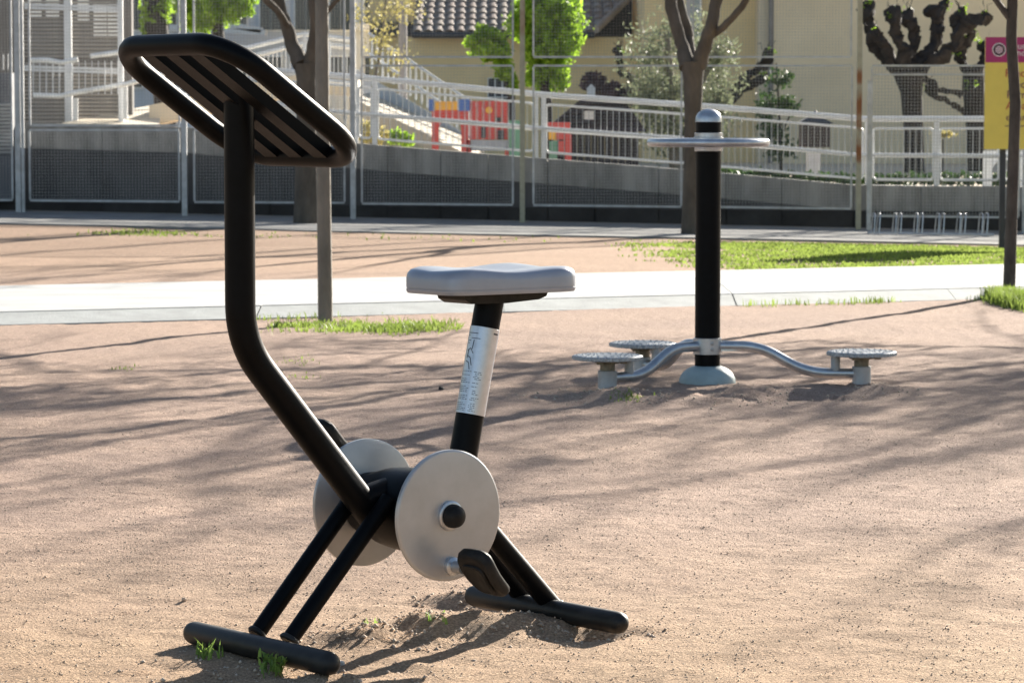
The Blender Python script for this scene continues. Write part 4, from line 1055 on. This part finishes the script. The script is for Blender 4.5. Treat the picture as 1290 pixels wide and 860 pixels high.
# upper ramp with white rails
UY = 37.0
ur = thing('upper_ramp', 'upper switchback ramp with white handrails left of the forked tree', 'ramp', P(250, 160, UY))
def slab(pts, yd, m, name, th=.14):
    mb = MB(); n = len(pts); vs = []; fs = []
    for (x, y, Yy) in pts:
        a = P(x, y, Yy); vs += [a, a + Vector((0, yd, .02)), a + Vector((0, yd, -th)), a + Vector((0, 0, -th))]
    for i in range(n - 1):
        for k in range(4): c_ = i * 4 + k; d_ = i * 4 + (k + 1) % 4; fs.append((c_, d_, d_ + 4, c_ + 4))
    fs += [(0, 1, 2, 3), tuple((n - 1) * 4 + k for k in (3, 2, 1, 0))]
    mb.add(vs, fs); return mb
# deck falling towards the viewer on its left end
q = [P(78, 155, 36.9), P(200, 158, 36.9), P(205, 134, 40.5), P(188, 133, 40.5)]
mb = MB(); mb.prism(q, (0, 0, -.12)); obj('deck', mb, cream, ur, smooth=0)
obj('deck', slab([(188, 133, 38.2), (300, 108, 38.2), (388, 92, 38.2), (450, 96, 38.2)], 1.4, cream, 'deck', .25), cream, ur, smooth=0)
for pts in ([(36, 76, 36.95), (60, 76, 36.95), (78, 79, 36.95), (98, 75, 36.95)], [(114, 71, 37.0), (150, 66, 37.1), (230, 50, 37.6), (310, 61, 38.0), (330, 56, 38.1), (384, 43, 38.3), (446, 51, 38.3)],
            [(42, 120, 36.95), (76, 121, 36.95), (94, 117, 36.95), (160, 106, 37.1), (240, 84, 37.6), (318, 71, 38.0), (384, 55, 38.3), (446, 60, 38.3)], [(398, 101, 38.15), (446, 106, 38.15)]):
    mb = MB(); mb.tube([P(*p) for p in pts], .03, 8); obj('hand_rail', mb, frame_m, ur)
for x, y0, y1, w in ((95, 124, 152, .06), (158, 106, 150, .05), (232, 88, 150, .05), (300, 66, 110, .04), (384, 43, 95, .04), (446, 50, 100, .04), (415, 52, 95, .03)):
    mb = MB(); mb.bar(P(x, y1, 37.3), P(x, y0, 37.3), w, w, (0, 1, 0)); obj('post', mb, white, ur, smooth=0)
for i in range(14):
    x = 42 + i * 8.2; mb = MB(); mb.bar(P(x, 119, 36.95), P(x, 77, 36.95), .01, .01, (0, 1, 0)); obj('baluster', mb, white, ur, smooth=0)
for i in range(26):
    x = 305 + i * 5.5; mb = MB(); mb.bar(P(x, 100, 38.3), P(x, 64 - max(0, (x - 384)) * -.08 if x > 384 else 76 - (x - 305) * .2, 38.3), .011, .011, (0, 1, 0)); obj('baluster', mb, white, ur, smooth=0)
# cream ramp coming down to the playground, white balustrade on its far side
cr_t = thing('cream_ramp', 'cream sloping ramp with pale balustrade left of the red playhouse', 'ramp', P(520, 190, 42))
q = [P(440, 122, 44.5), P(470, 116, 46.5), P(605, 182, 43.0), P(600, 200, 41.0)]
mb = MB(); mb.prism(q, (0, 0, -.2)); obj('deck', mb, cream, cr_t, smooth=0)
p0, p1 = P(440, 78, 46.6), P(610, 178, 43.1)
mb = MB(); mb.prism([p0 + Vector((0, 0, -.05)), p1 + Vector((0, 0, -.05)), p1 + Vector((0, 0, -.26)), p0 + Vector((0, 0, -.36))], (0, .06, 0)); obj('stringer', mb, bluewall, cr_t, smooth=0)
for dz in (.12, .42):
    mb = MB(); mb.tube([p0 + Vector((.3, 0, dz)), p1 + Vector((0, 0, dz))], .022, 8); obj('hand_rail', mb, white, cr_t)
for i in range(20):
    p = (p0 + Vector((.3, 0, 0))).lerp(p1, (i + .5) / 20); mb = MB(); mb.bar(p - Vector((0, 0, .08)), p + Vector((0, 0, .42)), .028, .028, (0, 1, 0)); obj('baluster', mb, white, cr_t, smooth=0)
# grey pole behind the blossom
gp = P(508, 125, 45.5); mb = MB(); mb.tube([(gp.x, gp.y, .25), (gp.x, gp.y, 4.2)], [.06, .055], 12); tag(obj('lamp_pole', mb, mat('pinkish_grey_pole', (.42, .38, .37), .7), None, (gp.x, gp.y, .3)), 'pinkish grey pole behind the yellow blossom tree', 'pole')

# ================================================================= PLAYGROUND
KY = 40.5
def pbox(mb, x0, y0, x1, y1, Yy, d):
    p, q = P(x0, y1, Yy), P(x1, y0, Yy); return mb.box(((p.x + q.x) / 2, Yy + d / 2, (p.z + q.z) / 2), (q.x - p.x, d, q.z - p.z))
ph = thing('playhouse', 'red blue and yellow plastic playhouse behind the ramp railing', 'playhouse', P(600, 200, KY))
def arch_panel(x0, x1, y0, y1, ax0, ax1, atop):
    out = [(x0, y1), (x0, y0), (x1, y0), (x1, y1), (ax1, y1)]
    cx_, hw_ = (ax0 + ax1) / 2, (ax1 - ax0) / 2
    for i in range(0, 9): t_ = math.pi * i / 8; out.append((cx_ + hw_ * math.cos(t_), atop + 8 - 12 * math.sin(t_) + 4))
    out.append((ax0, y1)); return [P(x, y, KY) for x, y in out]
mb = MB(); mb.prism(arch_panel(544, 590, 139, 200, 553, 581, 150), (0, .06, 0)); obj('arch_panel', mb, red, ph, smooth=0)
mb = MB(); pbox(mb, 548, 128, 576, 139, KY - .02, .08); obj('header', mb, yel, ph, smooth=0)
for x0, x1 in ((540, 547), (577, 592)): mb = MB(); pbox(mb, x0, 125, x1, 140, KY - .01, .1); obj('roof_block', mb, blue, ph, smooth=0)
for i in range(6):
    mb = MB(); pbox(mb, 592 + i * 8, 127.5, 599.4 + i * 8, 176, KY + .02, .05); obj('board', mb, red, ph, smooth=0)
mb = MB(); p = P(616, 139, KY); mb.lathe(p, (0, -1, 0), [(.045, 0), (.045, .02)], 16); obj('round_window', mb, yel, ph)
for x0, y0, x1, y1 in ((606, 160, 612, 174), (624, 148, 631, 154), (627, 164, 635, 176)): mb = MB(); pbox(mb, x0, y0, x1, y1, KY - .005, .02); obj('opening', mb, dark_roof, ph, smooth=0)
mb = MB(); pbox(mb, 592, 177, 642, 190, KY, .05); obj('bench_panel', mb, mat('grey_plastic', (.33, .36, .42), .5), ph, smooth=0)
mb = MB(); pbox(mb, 641, 152, 656, 200, KY - .05, .5); obj('side_panel', mb, grn, ph, smooth=0)
mb = MB(); pbox(mb, 588, 176, 594, 205, KY, .06); pbox(mb, 636, 186, 642, 205, KY, .06); obj('leg', mb, red, ph, smooth=0)
p2 = thing('toy_stand', 'small red and yellow play panel right of the rusty pole', 'play panel', P(705, 205, KY + .3))
mb = MB(); pbox(mb, 690, 154, 719, 164, KY + .3, .05); pbox(mb, 712, 164.2, 720, 205, KY + .3, .05); obj('frame', mb, red, p2, smooth=0)
for x0, y0, x1, y1, m in ((691, 165, 700, 176, yel), (701, 165, 711, 176, red), (692, 178, 702, 200, grn), (703, 178, 711, 195, red)): mb = MB(); pbox(mb, x0, y0, x1, y1, KY + .31, .04); obj('insert', mb, m, p2, smooth=0)
# dark hut
HY = 43.5
ht = thing('play_hut', 'low dark hut with hipped roof and white notice right of the red panel', 'hut', P(752, 215, HY))
for i in range(12):
    x0 = 702 + i * 8.6; mb = MB(); pbox(mb, x0, 158, x0 + 8, 215, HY, .06); obj('plank', mb, hutm, ht, smooth=0)
a, b, c_, d_ = P(690, 162, HY - .2), P(815, 166, HY - .2), P(786, 126, HY + .7), P(733, 124, HY + .7)
e_, f_ = Vector((b.x, HY + 1.6, b.z)), Vector((a.x, HY + 1.6, a.z))
mb = MB(); mb.add([a, b, c_, d_, e_, f_], [(0, 1, 2, 3), (4, 5, 3, 2), (1, 4, 2), (5, 0, 3), (0, 5, 4, 1)]); obj('roof', mb, mat('hut_roof', (.085, .055, .055), .75, var=.4, scale=3), ht, smooth=0)
for i in range(1, 6):
    f = i / 6; p, q = a.lerp(d_, f), b.lerp(c_, f); mb = MB(); mb.bar(p + Vector((0, -.02, .01)), q + Vector((0, -.02, .01)), .05, .015); obj('roof_batten', mb, hutm, ht, smooth=0)
mb = MB(); pbox(mb, 736, 140, 748, 151, HY - .32, .02); obj('notice', mb, signw, ht, smooth=0)
wb = thing('white_box', 'small white box standing behind the dark hut roof', 'box', P(745, 128, 50)); mb = MB(); pbox(mb, 740, 112, 750, 135, 50, .3); p = P(745, 108, 50); mb.prism([P(739, 112, 50), P(751, 112, 50), P(745, 106, 50)], (0, .3, 0)); obj('body', mb, white, wb, smooth=0)
# lantern-like post box
LYY = 38.2
lt = thing('lantern_post', 'dark lantern house on a pale square pillar left of the rust streaked post', 'lantern', P(1027, 228, LYY))
mb = MB(); pbox(mb, 1017, 187, 1034, 240, LYY, .16); obj('pillar', mb, mat('pale_pillar', (.52, .53, .57), .7), lt, smooth=0)
mb = MB(); pbox(mb, 1009, 156, 1046, 186, LYY - .08, .32); obj('body', mb, hutm, lt, smooth=0)
p = [P(1004, 156, LYY - .13), P(1051, 156, LYY - .13)]; p += [p[1] + Vector((0, .42, 0)), p[0] + Vector((0, .42, 0))]; tp = [P(1020, 147, LYY), P(1034, 147, LYY)]; tp += [tp[1] + Vector((0, .16, 0)), tp[0] + Vector((0, .16, 0))]
mb = MB(); mb.add(p + tp, [(0, 1, 5, 4), (1, 2, 6, 5), (2, 3, 7, 6), (3, 0, 4, 7), (4, 5, 6, 7), (3, 2, 1, 0)]); obj('roof', mb, dark_roof, lt, smooth=0)
mb = MB(); q = P(1027, 147, LYY + .08); mb.lathe(q, ZV, [(.05, 0), (.03, .03), (.035, .05), (.005, .075)], 12); obj('finial', mb, dark_roof, lt)

# ================================================================= BUILDINGS
# tiled house
MY = 57
hs = thing('tiled_house', 'low ochre house with tiled roof behind the clipped trees', 'house', P(650, 185, MY))
ze = P(650, 47, MY).z; xa, xb = P(500, 0, MY).x, P(835, 0, MY).x
mb = MB(); mb.box(((xa + xb) / 2, MY + 2.5, (ze + .2) / 2), (xb - xa, 5, ze - .2)); obj('wall', mb, ywall, hs, smooth=0)
mb = MB(); xe0, xe1 = P(520, 0, MY).x, P(748, 0, MY).x; pe_ = MY - .45
mb.box(((xe0 + xe1) / 2, pe_ + .25, ze + .02), (xe1 - xe0, .5, .08)); obj('eave_shade_board', mb, dark_roof, hs, smooth=0)  # near-black board and gutter stand in for the eave's shadow band
mb = MB(); mb.tube([(xe0, pe_ - .05, ze + .03), (xe1, pe_ - .05, ze + .03)], .05, 8); obj('gutter', mb, dark_roof, hs)
sl_ = math.tan(math.radians(17)); RD = 3.6
mb = MB(); rp = [Vector((xe0, pe_, ze + .07)), Vector((xe1, pe_, ze + .07)), Vector((xe1 + 1.15, pe_ + RD, ze + .07 + RD * sl_)), Vector((xe0, pe_ + RD, ze + .07 + RD * sl_))]
mb.prism(rp, (0, 0, -.05)); roof = obj('roof', mb, tile_m, hs, smooth=0)
tm = MB(); nseg = 5; vs = []; fs = []
for j, yy in ((0, 0), (1, 1)):
    for i in range(nseg + 1):
        t_ = math.pi * i / nseg; rr5 = .085 if j == 0 else .07; vs.append((rr5 * math.cos(t_), yy * .43, rr5 * .5 * math.sin(t_) + (.02 if j == 0 else 0)))
for i in range(nseg): fs.append((i, i + 1, nseg + 2 + i, nseg + 1 + i))
vs += [(x * .8, y, z * .75) for x, y, z in vs[:nseg + 1]]
for i in range(nseg): fs.append((i, 2 * nseg + 2 + i, 2 * nseg + 3 + i, i + 1))
tm.add(vs, fs); tme = [mesh_of('roof_tile', tm, m_, (0, 0, 0), 60) for m_ in (tile_m, mat('roof_tile_pale', (.33, .27, .22), .85, var=.3, scale=3), mat('roof_tile_brown', (.29, .22, .18), .85, var=.3, scale=3))]
rnd = random.Random(9); cnt = 0; rows = 9
ncol = int((xe1 - xe0 + 1.15) / .195)
for i in range(ncol):
    for j in range(rows):
        x = xe0 + .1 + i * .195; y = pe_ - .02 + j * .395
        if x > xe1 + 1.15 * (y - pe_ + .2) / RD or cnt >= 300: continue
        inst('roof_tile', rnd.choice(tme), roof, (x, y, ze + .07 + (y - pe_) * sl_ + .004), (math.atan(sl_), 0, rnd.uniform(-.03, .03))); cnt += 1
mb = MB(); mb.tube([Vector((xe1 + .03, pe_, ze + .12)), Vector((xe1 + 1.18, pe_ + RD, ze + .14 + RD * sl_))], .07, 8); obj('hip_ridge', mb, tile_m, hs)
# upper gable of the house and its dark side, shade put into the colour
mb = MB(); q = [P(746, 46, MY + .6), P(822, 46, MY + .6), P(822, -60, MY + 1.2), P(810, -60, MY + 1.2)]; 
mb.prism([P(700, 47, MY + 3.5), P(824, 47, MY + 3.5), P(824, -30, MY + 3.5), P(700, -30, MY + 3.5)], (0, 2.0, 0)); obj('shaded_gable', mb, dark_roof, hs, smooth=0)
mb = MB(); p, q = P(540, 22, MY + 4.2), P(640, -60, MY + 4.2); mb.box(((p.x + q.x) / 2, MY + 4.6, (p.z + q.z) / 2), (q.x - p.x, .8, q.z - p.z)); obj('upper_wall', mb, bluewall, hs, smooth=0)
w_ = MB(); pbox(w_, 615, 99, 642, 128, MY - .05, .08); wf = obj('window', w_, dark_roof, hs, smooth=0)
mb = MB()
for i in range(4): pbox(mb, 614 + i * 9, 98, 615.4 + i * 9, 128, MY - .09, .03)
for i in range(3): pbox(mb, 614, 98 + i * 12, 643, 99.3 + i * 12, MY - .125, .03)
obj('window_grille', mb, frame_m, wf, smooth=0)
# ochre building on the right
OY = 54
ob = thing('ochre_building', 'plain ochre building filling the right background', 'building', P(1050, 200, OY))
def wallbox(x0, x1, Yy, d, z1, m, name):
    a, b = P(x0, 0, Yy).x, P(x1, 0, Yy).x; mb = MB(); mb.box(((a + b) / 2, Yy + d / 2, (z1 + .2) / 2), (b - a, d, z1 - .2)); return obj(name, mb, m, ob, smooth=0)
wallbox(975, 1480, OY, 8, 3.95, ywall2, 'wall'); wallbox(812, 955, OY + .8, 7, 3.95, ywall, 'side_wall'); wallbox(955.5, 969, OY + .15, 1.5, 3.95, pil, 'pilaster')
a = P(972, 0, OY - .06).x; mb = MB(); mb.tube([(a, OY + .0, .2), (a, OY + .0, 3.9)], .045, 10); obj('downpipe', mb, mat('grey_downpipe', (.2, .19, .18), .6), ob)
wd = MB(); pbox(wd, 866, -30, 884, 60, OY + .72, .1); wo = obj('window', wd, frame_m, ob, smooth=0); mb = MB(); pbox(mb, 869, -26, 881, 55, OY + .70, .05); obj('pane', mb, mat('pale_glass', (.35, .4, .42), .15), wo, smooth=0)
mb = MB(); x0, x1 = P(812, 0, OY).x - .2, P(1480, 0, OY).x; mb.box(((x0 + x1) / 2, OY + 3.6, 4.05), (x1 - x0, 8.0, .18)); obj('roof', mb, tile_m, ob, smooth=0)
# pale apartment building far left
AY = 66
ab = thing('apartment_building', 'pale blue grey building with windows behind the ramps on the left', 'building', P(250, 150, AY))
a, b = P(-180, 0, AY).x, P(545, 0, AY).x
mb = MB(); mb.box(((a + b) / 2, AY + 4, 4.0), (b - a, 8, 7.6)); obj('wall', mb, bluewall, ab, smooth=0)
rnd = random.Random(2)
for x in range(150, 520, 44):
    for (y0, y1) in ((70, 112), (-8, 40), (-95, -40)):
        w1 = MB(); pbox(w1, x, y0, x + 30, y1, AY - .06, .1); wi = obj('window', w1, frame_m, ab, smooth=0)
        for h in (0, 1):
            mb = MB(); pbox(mb, x + 2 + h * 13.5, y0 + 2, x + 14.5 + h * 13.5, y1 - 2, AY - .075, .04); obj('pane', mb, glass, wi, smooth=0)
mb = MB(); pbox(mb, 440, 30, 545, -20 + 58, AY - .4, .4); obj('canopy', mb, white, ab, smooth=0)
for x0, x1, y in ((215, 335, 33), (290, 330, 30)):
    mb = MB(); p, q = P(x0, y + 2, AY - 1), P(x1, y + 9, AY - 1); mb.bar(p, q, .6, .12); obj('canopy', mb, white, ab, smooth=0)
# ochre annex behind the blossom
an = thing('annex', 'ochre annex wall behind the yellow blossom tree', 'building', P(500, 180, 60)); mb = MB(); p, q = P(466, 200, 60), P(542, -10, 60); mb.box(((p.x + q.x) / 2, 62, q.z / 2), (q.x - p.x, 4, q.z)); obj('wall', mb, ywall, an, smooth=0)
mb = MB(); pbox(mb, 466, 28, 542, 46, 59.8, .2); obj('dark_band', mb, dark_roof, an, smooth=0)
# distant wooded rise behind everything
hb_ = MB(); hb_.prism([(-150, 130, 0), (150, 130, 0), (150, 150, 14), (60, 150, 17), (0, 150, 13), (-70, 150, 18), (-150, 150, 14)], (0, 40, 0)); struct('hills', hb_, mat('distant_green', (.07, .09, .05), .9, var=.4, scale=.4), smooth=0)
